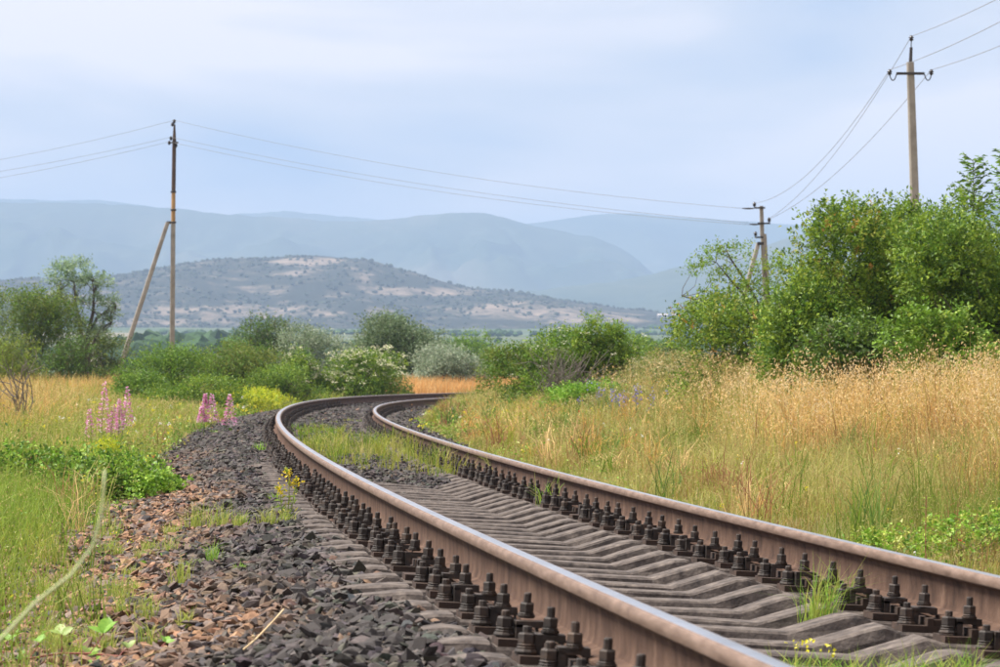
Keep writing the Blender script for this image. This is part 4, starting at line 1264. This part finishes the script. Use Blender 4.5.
dcol = mixc(dcol, REDB, np.clip((n4 - .55) * 4, 0, .8)); dcol = mixc(dcol, YGR * .8, np.clip((n5 - .55) * 5, 0, .75)); dcol = np.where((g.random(n) < .12)[:, None], REDB * .7, dcol)
isd = g.random(n) < dry * (1 - .6 * mound) * np.clip(.95 - np.clip((n2 - .5) * 3, 0, .6), 0, 1)
C = np.where(isd[:, None], dcol, green) * g.uniform(.7, 1.2, (n, 1))
tip = gr.blades(P, h, w, np.abs(g.normal(.42, .38, n)), C, g)
tall = isd & (h > .26) & (g.random(n) < .5) & (z < 80)
gr.spikes(tip[tall], h[tall], 5, np.maximum(.022, .0009 * z[tall]), mixc(STRAW, DRY, g.random(tall.sum())), g, .034, .36)
seedy = ~isd & (h > .10) & (g.random(n) < .5) & (z < 75)
gr.spikes(tip[seedy], h[seedy], 3, np.maximum(.012, .0006 * z[seedy]), mixc(PALE, REDB, np.clip(g.normal(.25, .3, seedy.sum()), 0, 1)), g, .012, .22)
# taller oats and weeds standing above the rest
k = np.where((dry > .45) & (g.random(n) < .11 * (1 - .8 * mound) * np.clip(n3 * 2.4 - .5, .1, 2)) & (o < 12))[0]
ht = g.uniform(.42, .95, len(k)) * (.65 + .7 * n3[k])
tip = gr.blades(P[k], ht, np.maximum(.004, .00018 * z[k]), np.abs(g.normal(.16, .12, len(k))), mixc(DRY, STRAW, g.random(len(k))), g)
gr.spikes(tip, ht, 11, np.maximum(.028, .00105 * z[k]), mixc(STRAW, np.array([.70, .56, .34]), g.random(len(k))), g, .045, .34)
clumps(gr, (6, 78), (1.9, 9.5), 900, [(GRN, 3), (np.array([.14, .25, .05]), 2), (YGR, 3), (PALE, 2), (REDB, 1.6), (DRY, 3), (STRAW, 1.5)], .22, .62, g)
gr.build('grass', 'dry golden oat grass and green verge on the bank inside the bend')

# field outside the bend
g = np.random.default_rng(202)
gr = Grass()
P, s, o = field((-1, 125), (-26, -1.75), 560, g)
z = P[:, 1]; n = len(P)
n1 = fbm(P[:, 0] * .5, P[:, 1] * .18, 41, 3); n2 = fbm(P[:, 0] * 1.5, P[:, 1] * .6, 45, 3)
edge = 1.72 + (n1 - .5) * 1.4 + np.clip((30 - z) / 14, 0, 1) * .45
ok = -o > edge + np.abs(g.normal(0, np.where(z < 24, .32, .14), n))
P, z, o, n1, n2, s = P[ok], z[ok], o[ok], n1[ok], n2[ok], s[ok]; n = len(P)
far = np.clip((z - 36) / 10 + (n1 - .5) * 1.6, 0, 1) * np.clip((-o - 3.0 - np.maximum(z - 48, 0) * .095 + (n1 - .5) * 2) / 1.2, 0, 1)
near = np.clip((-o - 1.7) / 1.2, 0, 1)
h = (.10 + .26 * near + .22 * far) * g.uniform(.45, 1.3, n) * (.5 + 1.0 * n2)
w = np.maximum(.004, .00026 * z) * g.uniform(.7, 1.3, n)
green = mixc(GRN, YGR, np.clip(g.normal(.40, .35, n) + (n2 - .5), 0, 1)); green = mixc(green, PALE, np.clip(g.normal(.05, .28, n), 0, 1)); green = mixc(green, np.array([.17, .33, .03]), np.clip((n1 - .45) * 3 + g.normal(0, .2, n), 0, .5) * (z < 40))
dcol = mixc(DRY, ORANGE, np.clip(g.normal(.45, .3, n), 0, 1)); dcol = mixc(dcol, PALE, np.clip((n2 - .35) * 1.5 + g.normal(0, .25, n), 0, .8))
isd = g.random(n) < far * .88
C = np.where(isd[:, None], dcol, green) * g.uniform(.7, 1.2, (n, 1))
tip = gr.blades(P, h, w, np.abs(g.normal(.45, .38, n)), C, g)
tall = (h > .22) & (g.random(n) < np.where(z < 34, .12, .35)) & (z < 80)
gr.spikes(tip[tall], h[tall], 4, np.maximum(.014, .0006 * z[tall]), mixc(PALE, STRAW, g.random(tall.sum())) * np.where(isd[tall], 1.0, .8)[:, None], g, .02, .3)
# tall orange grass just outside the far bend
P, s, o = field((92, 130), (-7, -2.4), 150, g, 110)
P = P[(P[:, 0] > -3.7) | (g.random(len(P)) < .0)]
n = len(P); hh = g.uniform(.45, .95, n)
gr.blades(P, hh, np.full(n, .028), np.abs(g.normal(.2, .15, n)), mixc(ORANGE * 1.1, STRAW, np.clip(g.normal(.35, .3, n), 0, 1)) * g.uniform(.8, 1.15, (n, 1)), g)
clumps(gr, (3, 78), (-9, -2.1), 700, [(GRN, 4), (np.array([.14, .27, .04]), 3), (YGR, 3), (PALE, 2), (STRAW, 1.5), (REDB, .8)], .16, .46, g)
gr.build('grass', 'green and straw-coloured grass of the field outside the bend')

# weeds between the rails
g = np.random.default_rng(203)
gr = Grass()


def weeds(srange, orange, n, h0, h1, pal, wmul=1.0, tuft=14, spread=.05, shape=None):
    s = g.uniform(*srange, n); o = g.uniform(*orange, n)
    if shape is not None:
        kk = shape(s, o); s, o = s[kk], o[kk]; 
    n = len(s)
    c = trk(s, o, bed(s, o))
    P = np.repeat(c, tuft, 0) + g.normal(0, spread, (n * tuft, 3)) * [1, 1, 0]
    hh = np.repeat(g.uniform(h0, h1, n), tuft) * g.uniform(.4, 1.15, n * tuft)
    C = np.repeat(pick(pal, n, g), tuft, 0) * g.uniform(.7, 1.25, (n * tuft, 1))
    P[:, 2] -= .01
    tip = gr.blades(P, hh, np.maximum(.004, .00024 * P[:, 1]) * wmul * g.uniform(.7, 1.3, n * tuft), np.abs(g.normal(.35, .28, n * tuft)), C, g)
    return tip, hh


PALW = [(GRN * 1.1, 3), (YGR, 4), (PALE, 2)]
tip, hh = weeds((24.5, 38), (-.62, .68), 330, .06, .36, PALW, shape=lambda s, o: (o > -.62 + (27.5 - s) * .35 + (fbm(s, o * 3, 5, 2) - .5) * .8) & (fbm(s * 1.7, o * 4, 15, 2) > .47))
k = g.random(len(tip)) < .25
gr.spikes(tip[k], hh[k], 3, np.full(k.sum(), .016), np.tile(PALE, (k.sum(), 1)), g, .012, .3)
weeds((40, 47), (-.6, .3), 60, .06, .2, [(BRIGHT[0][0], 3), (YGR, 2)], shape=None)
weeds((47, 60), (-.6, .6), 26, .05, .15, PALW)
weeds((27, 40), (.55, .75), 60, .12, .34, PALW)
gr.build('grass', 'weedy green grass growing between the rails')

# ------------------------------------------------------------------ single weeds and flowers
def on_ground(px, py, hz=-.30):
    """the point of level ground (height hz) that shows at px, py"""
    return at(px, py, (H - hz) * F / (py - YH))


def flower_plant(label, y, spikes_, seed, px0, leafpx, group=None):
    g = np.random.default_rng(seed)
    x = (px0 - 500) / F * y; z0 = float(gz(x, y))
    r = empty('pink_flower_plant', (x, y, z0)); tag(r, label, 'flower', group)
    for (px, top, bot, wpx) in spikes_:
        T, B_ = at(px, top, y) - [x, y, z0], at(px, bot, y) - [x, y, z0]
        T[1] = B_[1] = g.normal(0, .08)
        mb = MB(); mb.tube(bent([B_[0] * .6, 0, -.02], B_ + (T - B_) * .8, g, 5, .02), [.006, .005, .005, .004, .002], 5)
        st_ = mb.build('stem', M_GSTEM, r)
        n = 260
        t = g.random(n) ** 1.3
        hgt = np.linalg.norm(T - B_); rad = wpx / F * y * .5
        whorl = np.round(t * 9) / 9 + g.normal(0, .02, n)
        a = g.uniform(0, 2 * np.pi, n); rr = rad * (1.05 - t) * np.sqrt(g.uniform(.15, 1, n))
        Pp = B_ + (T - B_) * whorl[:, None] + np.stack([np.cos(a) * rr, np.sin(a) * rr, g.normal(0, .006, n)], -1)
        c = pick([((.74, .30, .52), 4), ((.82, .50, .66), 3), ((.58, .18, .38), 2), ((.85, .72, .78), 1)], n, g) * g.uniform(.85, 1.15, (n, 1))
        V, Fc, C = leaf_quads(Pp, np.stack([np.cos(a), np.sin(a), g.normal(.2, .4, n)], -1), .00062 * y * g.uniform(.7, 1.3, n), .00045 * y, np.clip(c, 0, 1), g, .4)
        link('flower_spike', mesh_np('flower_spike', V, Fc, C, [M_LEAF]), r)
    n = 160
    lx, lt, lw = leafpx
    c0 = at(lx, lt, y) - [x, y, z0]
    Pp = np.column_stack([c0[0] + g.normal(0, lw / F * y * .35, n), g.normal(0, .1, n), np.abs(g.normal(0, max(c0[2], .05) * .6, n))])
    V, Fc, C = leaf_quads(Pp, g.normal(0, 1, (n, 3)) * [1, 1, .4], .08, .05, pick(GREEN, n, g), g, .7)
    link('leaves', mesh_np('leaves', V, Fc, C, [M_LEAF]), r)


M_GSTEM = noise_mat('green_stem', [(.3, (.16, .20, .06)), (.7, (.26, .30, .11))], 9, .6, 0)
M_PSTEM = noise_mat('pale_stem', [(.3, (.46, .52, .24)), (.7, (.60, .64, .36))], 9, .6, 0)
M_RSTEM = noise_mat('red_stem', [(.3, (.22, .06, .05)), (.7, (.34, .11, .08))], 9, .6, 0)
M_STRAW = noise_mat('straw', [(.3, (.50, .36, .19)), (.7, (.68, .52, .30))], 9, .7, 0)
flower_plant('tall pink-purple flower spikes in the grass beside the dry field', 38, [(104, 384, 430, 15), (128, 387, 424, 11), (88.5, 410, 443, 11), (113, 406, 432, 13), (120, 400, 428, 8)], 301, 105, (118, 440, 30), 'pink flowering plants')
flower_plant('pale pink flower spikes with broad green leaves at the edge of the dark stones', 47, [(212, 395, 421, 13), (230, 396, 424, 15), (205, 395, 408, 5), (202, 407, 421, 8)], 302, 216, (218, 430, 26), 'pink flowering plants')
SPURGE = [((.52, .56, .03), 5), ((.34, .46, .04), 3), ((.62, .60, .06), 2)]
plant('spurge_clump', 'low yellow-green spurge clump at the edge of the far bend', 'spurge', 246, 84, 389, 80, SPURGE, 1100, 8, .045, .12, 12, .2, 1.6, 6, .006, None, 311, up=.8)
plant('spurge_clump', 'small yellow flowering clump in front of the tall pink spikes', 'spurge', 112, 40, 441, 31, SPURGE, 420, 8, .022, .07, 8, .3, .35, 5, .004, None, 312, up=.8)
WEED = [((.20, .36, .035), 4), ((.30, .44, .06), 3), ((.12, .24, .03), 2)]
plant('bramble_patch', 'leafy green bramble patch against the stones, under the pink spikes', 'bramble', 112, 100, 460, 25.5, WEED + GREEN, 620, 7, .042, .16, 14, .2, .9, 7, .005, None, 321, wr=.6, flat=.55, sink=.02, inner=.2)
plant('bramble_patch', 'leafy green bramble patch deeper in the grass beside the first', 'bramble', 34, 110, 453, 26, WEED + GREEN + OLIVE[:1], 620, 7, .042, .17, 14, .2, .9, 7, .005, None, 322, wr=.6, flat=.55, sink=.02, inner=.2)
plant('bramble_patch', 'low end of the bramble creeping out over the brown stones', 'bramble', 158, 50, 474, 25, WEED, 380, 7, .036, .09, 8, .2, .5, 5, .005, None, 323, wr=.7, flat=.75)
plant('weed_patch', 'bright low leafy weeds behind the inner rail', 'weeds', 968, 150, 508, 17.2, WEED + [((.40, .44, .08), 3)], 330, 6, .026, .06, 12, .2, .5, 6, .003, None, 324, wr=.7, flat=.75)
plant('weed_patch', 'small leafy weeds along the inner rail before the leaf-pair seedling', 'weeds', 890, 80, 530, 18.0, WEED + [((.40, .44, .08), 3)], 150, 6, .024, .05, 9, .2, .4, 5, .003, None, 325, wr=.7, flat=.75)

# grey dead shrub in the dry grass
g = np.random.default_rng(331)
p0 = on_ground(17, 428, -.12); p0[2] = float(gz(p0[0], p0[1]))
r = empty('dead_shrub', p0); tag(r, 'grey leafless shrub standing in the dry grass', 'dead shrub')
mb = MB()
for k in range(9):
    e_ = np.array([g.uniform(-.55, .55), g.normal(0, .2), g.uniform(.8, 1.25)]); st_ = bent((0, 0, -.05), e_, g, 7, .07)
    mb.tube(st_, np.linspace(.013, .004, 7), 5)
    for j in range(7):
        a = st_[g.integers(2, 7)]; mb.tube(bent(a, a + np.array([g.normal(0, .16), g.normal(0, .1), g.uniform(.05, .28)]), g, 4, .1), [.006, .005, .004, .003], 4)
mb.build('branch', M_DEAD, r)


# seedling with opposite leaf pairs beside the inner rail
g = np.random.default_rng(333)
p0 = at(927, 552, 16.6); p0[2] = float(gz(p0[0], p0[1]))
r = empty('seedling', p0); tag(r, 'thin upright seedling with pairs of leaves beside the inner rail', 'seedling')
T = at(926, 496, 16.6) - p0
mb = MB(); mb.tube(bent((0, 0, 0), T, g, 6, .01), np.linspace(.0032, .0018, 6), 5); mb.build('stem', M_RSTEM, r)
Pp, D_ = [], []
for t in (.30, .45, .60, .74, .86, .97):
    for sgn in (-1, 1):
        Pp.append(T * t); D_.append((sgn, g.normal(0, .3), .35))
V, Fc, C = leaf_quads(np.array(Pp), np.array(D_), .032, .017, np.array([[.34, .46, .08]] * len(Pp)), g, .8)
link('leaves', mesh_np('leaves', V, Fc, C, [M_LEAF]), r)


def tuft(px, py, hpx, wpx, label, group, seed, pal, hz=None, n=46, flowers=0):
    n = int(n * 1.6); g = np.random.default_rng(seed)
    p = on_ground(px, py, -.22 if hz is None else hz)
    s1, o1 = lateral([p[0]], [p[1]])
    zz = float(max((trk(s1, o1, bed(s1, o1)))[0, 2], gz(p[0], p[1])))
    vis = max(zz, hz) if hz is not None else zz
    p = on_ground(px, py, vis); p[2] = zz
    y = p[1]; hh = hpx / F * y + (vis - zz); sp = wpx / F * y
    r = empty('grass_tuft', p); tag(r, label, 'grass', group)
    q = Grass()
    P_ = g.normal(0, sp * .20, (n, 3)) * [1, 1, 0] - [0, 0, .01]
    tip = q.blades(P_, 1.25 * hh * g.uniform(.5, 1.2, n), np.full(n, max(.004, .00024 * y)), np.abs(g.normal(.5, .3, n)), pick(pal, n, g) * g.uniform(.75, 1.25, (n, 1)), g)
    link('blades', mesh_np('blades', np.concatenate(q.V), [np.concatenate(q.Q), np.concatenate(q.T)], np.clip(np.concatenate(q.C), 0, 1), [M_GRASS]), r)
    if flowers:
        m_ = flowers
        F_ = np.repeat(P_[:m_] + [0, 0, hh * 1.2], 8, 0) + g.normal(0, .012, (m_ * 8, 3))
        V, Fc, C = leaf_quads(F_, g.normal(0, 1, F_.shape), .014, .012, np.tile([.75, .68, .03], (m_ * 8, 1)), g, .5)
        link('blossom', mesh_np('blossom', V, Fc, C, [M_LEAF]), r)


TP = [((.42, .45, .10), 4), ((.26, .37, .06), 3), ((.52, .47, .18), 1)]
TG = [((.22, .42, .05), 4), ((.34, .46, .08), 2)]
gs = 'grass tufts in the stone shoulder'
l1 = 'pale grass tuft growing out of the stones beside the outer rail'
for i_, (a, b_, c, d_) in enumerate(((196, 531, 28, 34), (222, 529, 27, 34), (240, 527, 16, 22), (268, 526, 20, 26), (286, 524, 15, 18), (172, 536, 15, 22), (150, 552, 14, 20))):
    tuft(a, b_, c, d_, l1, gs, 340 + i_, TP)
l2 = 'small bright green tuft among the dark stones'
for i_, (a, b_, c, d_) in enumerate(((212, 562, 24, 18), (196, 568, 12, 14), (240, 572, 11, 16), (276, 503, 13, 16), (284, 516, 12, 12), (262, 452, 10, 22))):
    tuft(a, b_, c, d_, l2, gs, 350 + i_, TG, n=26)
gs = 'grass tufts along the inner rail'
tuft(818, 602, 30, 44, 'fresh green grass tuft against the inner rail between two sleepers', gs, 360, TG + TP[:1], n=70, hz=-.22)
tuft(838, 594, 30, 24, 'taller wisp of grass against the bolts of the inner rail', gs, 361, TG + TP[:1], n=30, hz=-.22)
tuft(548, 500, 22, 26, 'thin grass sprouting between the bolts and the bare sleepers', gs, 362, TG + TP[:1], n=24, hz=-.22)
tuft(500, 486, 34, 30, 'bushy pale weed leaning on the inner rail', gs, 363, TP, n=70)
for i_, (a, c, fl) in enumerate(((790, 17, 2), (822, 14, 1), (850, 11, 0), (880, 14, 0), (912, 16, 0), (940, 14, 0), (965, 18, 0))):
    tuft(a, 667, c, 40, 'green grass sprouting between the sleepers' + (' with yellow flowers' if fl else ' close to the inner rail'), 'grass between the bare sleepers', 370 + i_, TG + TP[:1], hz=-.25, n=60, flowers=fl)
gs = 'sparse grass on the brown stones'
for i_ in range(34):
    g_ = np.random.default_rng(400 + i_)
    tuft(40 + 150 * g_.random() ** 1.3, g_.uniform(530, 655), g_.uniform(14, 30), g_.uniform(16, 34), 'sparse pale grass tuft rooted in the brown stones', gs, 420 + i_, TP, hz=-.3, n=30)

# yellow weed standing in the stones
g = np.random.default_rng(381)
p0 = on_ground(285, 524, -.2)
s1, o1 = lateral([p0[0]], [p0[1]]); zz = float(trk(s1, o1, bed(s1, o1))[0, 2]); p0 = on_ground(285, 524, zz)
r = empty('yellow_weed', p0); tag(r, 'slender weed with yellow flower heads standing in the dark stones', 'weed')
y = p0[1]
for (px, py) in ((288, 473), (296, 482), (280, 490)):
    T = at(px, py, y) - p0
    st_ = bent((0, 0, -.02), T, g, 6, .06)
    mb = MB(); mb.tube(st_, [.004, .0035, .003, .003, .0025, .002], 5); mb.build('stem', M_GSTEM, r)
    Pp = np.repeat(st_[1:], 6, 0) + g.normal(0, .006, (30, 3))
    V, Fc, C = leaf_quads(Pp, g.normal(0, 1, (30, 3)) + [0, 0, .6], .04, .010, pick([((.30, .42, .07), 3), ((.50, .45, .08), 2)], 30, g), g, .3)
    link('leaves', mesh_np('leaves', V, Fc, C, [M_LEAF]), r)
    Pp = T + g.normal(0, .014, (40, 3))
    V, Fc, C = leaf_quads(Pp, g.normal(0, 1, (40, 3)), .014, .013, np.tile([.80, .62, .03], (40, 1)) * g.uniform(.8, 1.1, (40, 1)), g, .4)
    link('blossom', mesh_np('blossom', V, Fc, C, [M_LEAF]), r)

# violet flowers below the low bright shrub
g = np.random.default_rng(385)
p0 = at(622, 432, 46); p0[2] = float(gz(p0[0], p0[1]))
r = empty('violet_flowers', p0); tag(r, 'scattered violet-blue flower stalks beside the low bright shrub', 'flower')
mb = MB(); heads = []
for k in range(26):
    b_ = np.array([g.normal(0, .32), g.normal(0, .3), 0]); e_ = b_ + [g.normal(0, .04), 0, g.uniform(.38, .62)]
    mb.tube([b_, (b_ + e_) / 2, e_], [.004, .004, .003], 4)
    heads.append(e_ + g.normal(0, .02, (9, 3)) * [1, 1, 2.2])
mb.build('stems', M_GSTEM, r)['kind'] = 'stuff'
Pp = np.concatenate(heads)
V, Fc, C = leaf_quads(Pp, g.normal(0, 1, Pp.shape), .026, .02, np.tile([.26, .22, .58], (len(Pp), 1)) * g.uniform(.8, 1.2, (len(Pp), 1)), g, .4)
link('blossom', mesh_np('blossom', V, Fc, C, [M_LEAF]), r)

# bramble runner on the stones, each leaflet a part
def leaf_shape():
    n = 7
    t = np.linspace(0, 1, n)
    wd = .36 * np.sin(np.pi * t ** .8) ** .8 * (1 - .15 * (np.arange(n) % 2))
    V = []
    for a, w in zip(t, wd):
        V += [(-w, a, .10 * w + .10 * a - .22 * a * a), (0, a, -.03 + .10 * a - .22 * a * a), (w, a, .10 * w + .10 * a - .22 * a * a)]
    Fc = []
    for j in range(n - 1):
        k = j * 3
        Fc += [(k, k + 1, k + 4, k + 3), (k + 1, k + 2, k + 5, k + 4)]
    return V, Fc


def leaf_mat(name, a, b_):
    m, nt, nd, lk, b = mat_new(name)
    t = nd.new('ShaderNodeTexCoord'); n = nd.new('ShaderNodeTexNoise'); n.inputs['Scale'].default_value = 5
    lk.new(t.outputs['Object'], n.inputs['Vector'])
    r_ = ramp(nd, [(.3, a), (.7, b_)]); lk.new(n.outputs['Fac'], r_.inputs['Fac']); lk.new(r_.outputs[0], b.inputs['Base Color'])
    b.inputs['Roughness'].default_value = .45; b.inputs['Specular IOR Level'].default_value = .35
    tr = nd.new('ShaderNodeBsdfTranslucent'); lk.new(r_.outputs[0], tr.inputs['Color'])
    mx = nd.new('ShaderNodeMixShader'); mx.inputs[0].default_value = .35
    lk.new(b.outputs[0], mx.inputs[1]); lk.new(tr.outputs[0], mx.inputs[2]); lk.new(mx.outputs[0], nd['Material Output'].inputs['Surface'])
    return m


LV, LF = leaf_shape()
lms = []
for k, (a, b_) in enumerate((((.16, .34, .035), (.26, .46, .06)), ((.24, .36, .07), (.36, .46, .12)))):
    me = bpy.data.meshes.new('leaflet'); me.from_pydata(LV, [], LF); me.materials.append(leaf_mat('bramble_leaf_%d' % k, a, b_))
    me.polygons.foreach_set('use_smooth', np.full(len(me.polygons), True)); me.update(); lms.append(me)
g = np.random.default_rng(390)
YB = 11.0
p0 = at(-6, 664, YB)
r = empty('bramble_runner', p0); tag(r, 'red-stemmed bramble runner with trios of green leaves lying on the brown stones', 'bramble')
stem = [at(px, py, YB - .02 * i_) - p0 for i_, (px, py) in enumerate(((-30, 668), (0, 664), (30, 658), (62, 653), (90, 653), (120, 656), (150, 659), (185, 664), (215, 668)))]
mb = MB(); mb.tube(stem, np.linspace(.0045, .002, len(stem)), 6); mb.build('stem', M_RSTEM, r, smooth=True)
for (px, py, sz, k) in ((62, 634, .058, 1), (104, 633, .075, 0), (40, 642, .045, 0), (90, 655, .06, 1), (128, 648, .05, 1), (155, 655, .045, 0), (8, 640, .05, 0), (166, 642, .04, 0), (215, 660, .042, 1), (20, 660, .045, 0)):
    c = at(px, py, YB - .05) - p0
    b_ = stem[int(np.argmin([np.linalg.norm(q_ - c) for q_ in stem]))]
    mb = MB(); mb.tube(bent(b_, c, g, 4, .05), .0018, 5); mb.build('leaf_stalk', M_RSTEM, r)
    az = g.uniform(-.5, .5)
    for da, sc_ in ((0, 1.0), (1.25, .8), (-1.25, .8)):
        o = link('leaflet', lms[k], r)
        o.location = tuple(c); o.scale = (sz * sc_,) * 3
        o.rotation_euler = (g.uniform(.35, .95), g.normal(0, .25), az + da)

# straw lying across the stones
a, b_ = at(214, 672, 10.0), at(284, 609, 10.6)
mb = MB(); mb.tube(bent(a - a, b_ - a, g, 8, .01), np.linspace(.0034, .0026, 8), 6)
r = empty('straw_stalk', a); tag(r, 'single dry straw stalk lying slantwise across the stones', 'straw'); mb.build('stalk', M_STRAW, r, smooth=True)
mb = MB(); mb.lathe((b_ - a) * .55, [(.0045, -.004), (.0055, 0), (.0045, .004)], 7, axis=tuple(b_ - a)); mb.build('node', M_STRAW, r)

# green stem arching close in front
YS = 4.7
pp = [at(px, py, YS) for px, py in ((-170, 1040), (-120, 860), (-60, 715), (0, 640), (35, 603), (72, 574), (93, 546), (101, 516), (104, 490), (105, 470))]
p0 = pp[0].copy(); p0[2] = float(gz(p0[0], p0[1])); pp[0] = p0
r = empty('arching_grass', p0); tag(r, 'pale green arching grass stem in front of the brown stones', 'grass')
mb = MB(); mb.tube(np.array(pp) - p0, np.linspace(.0028, .0014, len(pp)), 8); mb.build('stem', M_PSTEM, r, smooth=True)

# loose broad-leaved growth and small flowers through the grass
g = np.random.default_rng(395)
def leafy(label, srange, orange, n, lab_pal, L, m=8, hmax=.25, flowers=None):
    s_ = g.uniform(*srange, n); o_ = g.uniform(*orange, n)
    kk = fbm(s_ * .35, o_ * .8, 97, 3) + g.normal(0, .06, n) > .47
    P_ = trk(s_[kk], o_[kk], 0); P_ = P_[in_view(P_, 150)]
    P_[:, 2] = gz(P_[:, 0], P_[:, 1]); n = len(P_)
    c = np.repeat(P_, m, 0) + g.normal(0, .06, (n * m, 3)) * [1, 1, 0] + np.column_stack([np.zeros(n * m), np.zeros(n * m), np.repeat(g.uniform(.3, 1, n) * hmax, m) * g.uniform(.1, 1, n * m)])
    sc_ = np.maximum(L, .0011 * c[:, 1]) * g.uniform(.6, 1.3, n * m)
    V, Fc, C = leaf_quads(c, g.normal(0, 1, c.shape) * [1, 1, .5], sc_, sc_ * .45, np.repeat(pick(lab_pal, n, g), m, 0) * g.uniform(.75, 1.25, (n * m, 1)), g, .6)
    if flowers is not None:
        fc = c[g.choice(len(c), flowers)] + [0, 0, hmax * .5]
        fc = np.repeat(fc, 4, 0) + g.normal(0, .008, (flowers * 4, 3))
        V2, F2, C2 = leaf_quads(fc, g.normal(0, 1, fc.shape), .0007 * fc[:, 1], .0006 * fc[:, 1], np.repeat(pick([((.75, .66, .05), 5), ((.8, .78, .72), 2), ((.7, .12, .05), .6), ((.6, .45, .1), 2)], flowers, g), 4, 0), g, .5)
        V = np.concatenate([V, V2]); Fc = np.concatenate([Fc, F2 + len(C)]); C = np.concatenate([C, C2])
    tag(link('weeds', mesh_np('weeds', V, Fc, np.clip(C, 0, 1), [M_LEAF])), label, 'weeds', None, 'stuff')


leafy('broad-leaved weeds mixed through the green verge of the bank', (6, 75), (1.5, 7.5), 5200, WEED + [((.42, .40, .12), 3)], .024, 8, .24, 260)
leafy('broad-leaved weeds and small yellow flowers mixed through the grass outside the bend', (2, 75), (-9, -2.05), 11000, WEED + [((.36, .40, .08), 3), ((.55, .5, .06), 1)], .028, 8, .30, 420)

# ------------------------------------------------------------------ haze
box = MB(); box.box((0, 6500, 264), (21000, 13400, 546))
m = bpy.data.materials.new('haze'); m.use_nodes = True
nt = m.node_tree
nt.nodes.remove(nt.nodes['Principled BSDF'])
pv = nt.nodes.new('ShaderNodeVolumePrincipled')
pv.inputs['Color'].default_value = (.41, .55, .80, 1)
pv.inputs['Density'].default_value = 1.65e-4
nt.links.new(pv.outputs[0], nt.nodes['Material Output'].inputs['Volume'])
hz = box.build('haze', m)
tag(hz, 'pale blue summer haze filling the valley', 'haze', None, 'stuff')
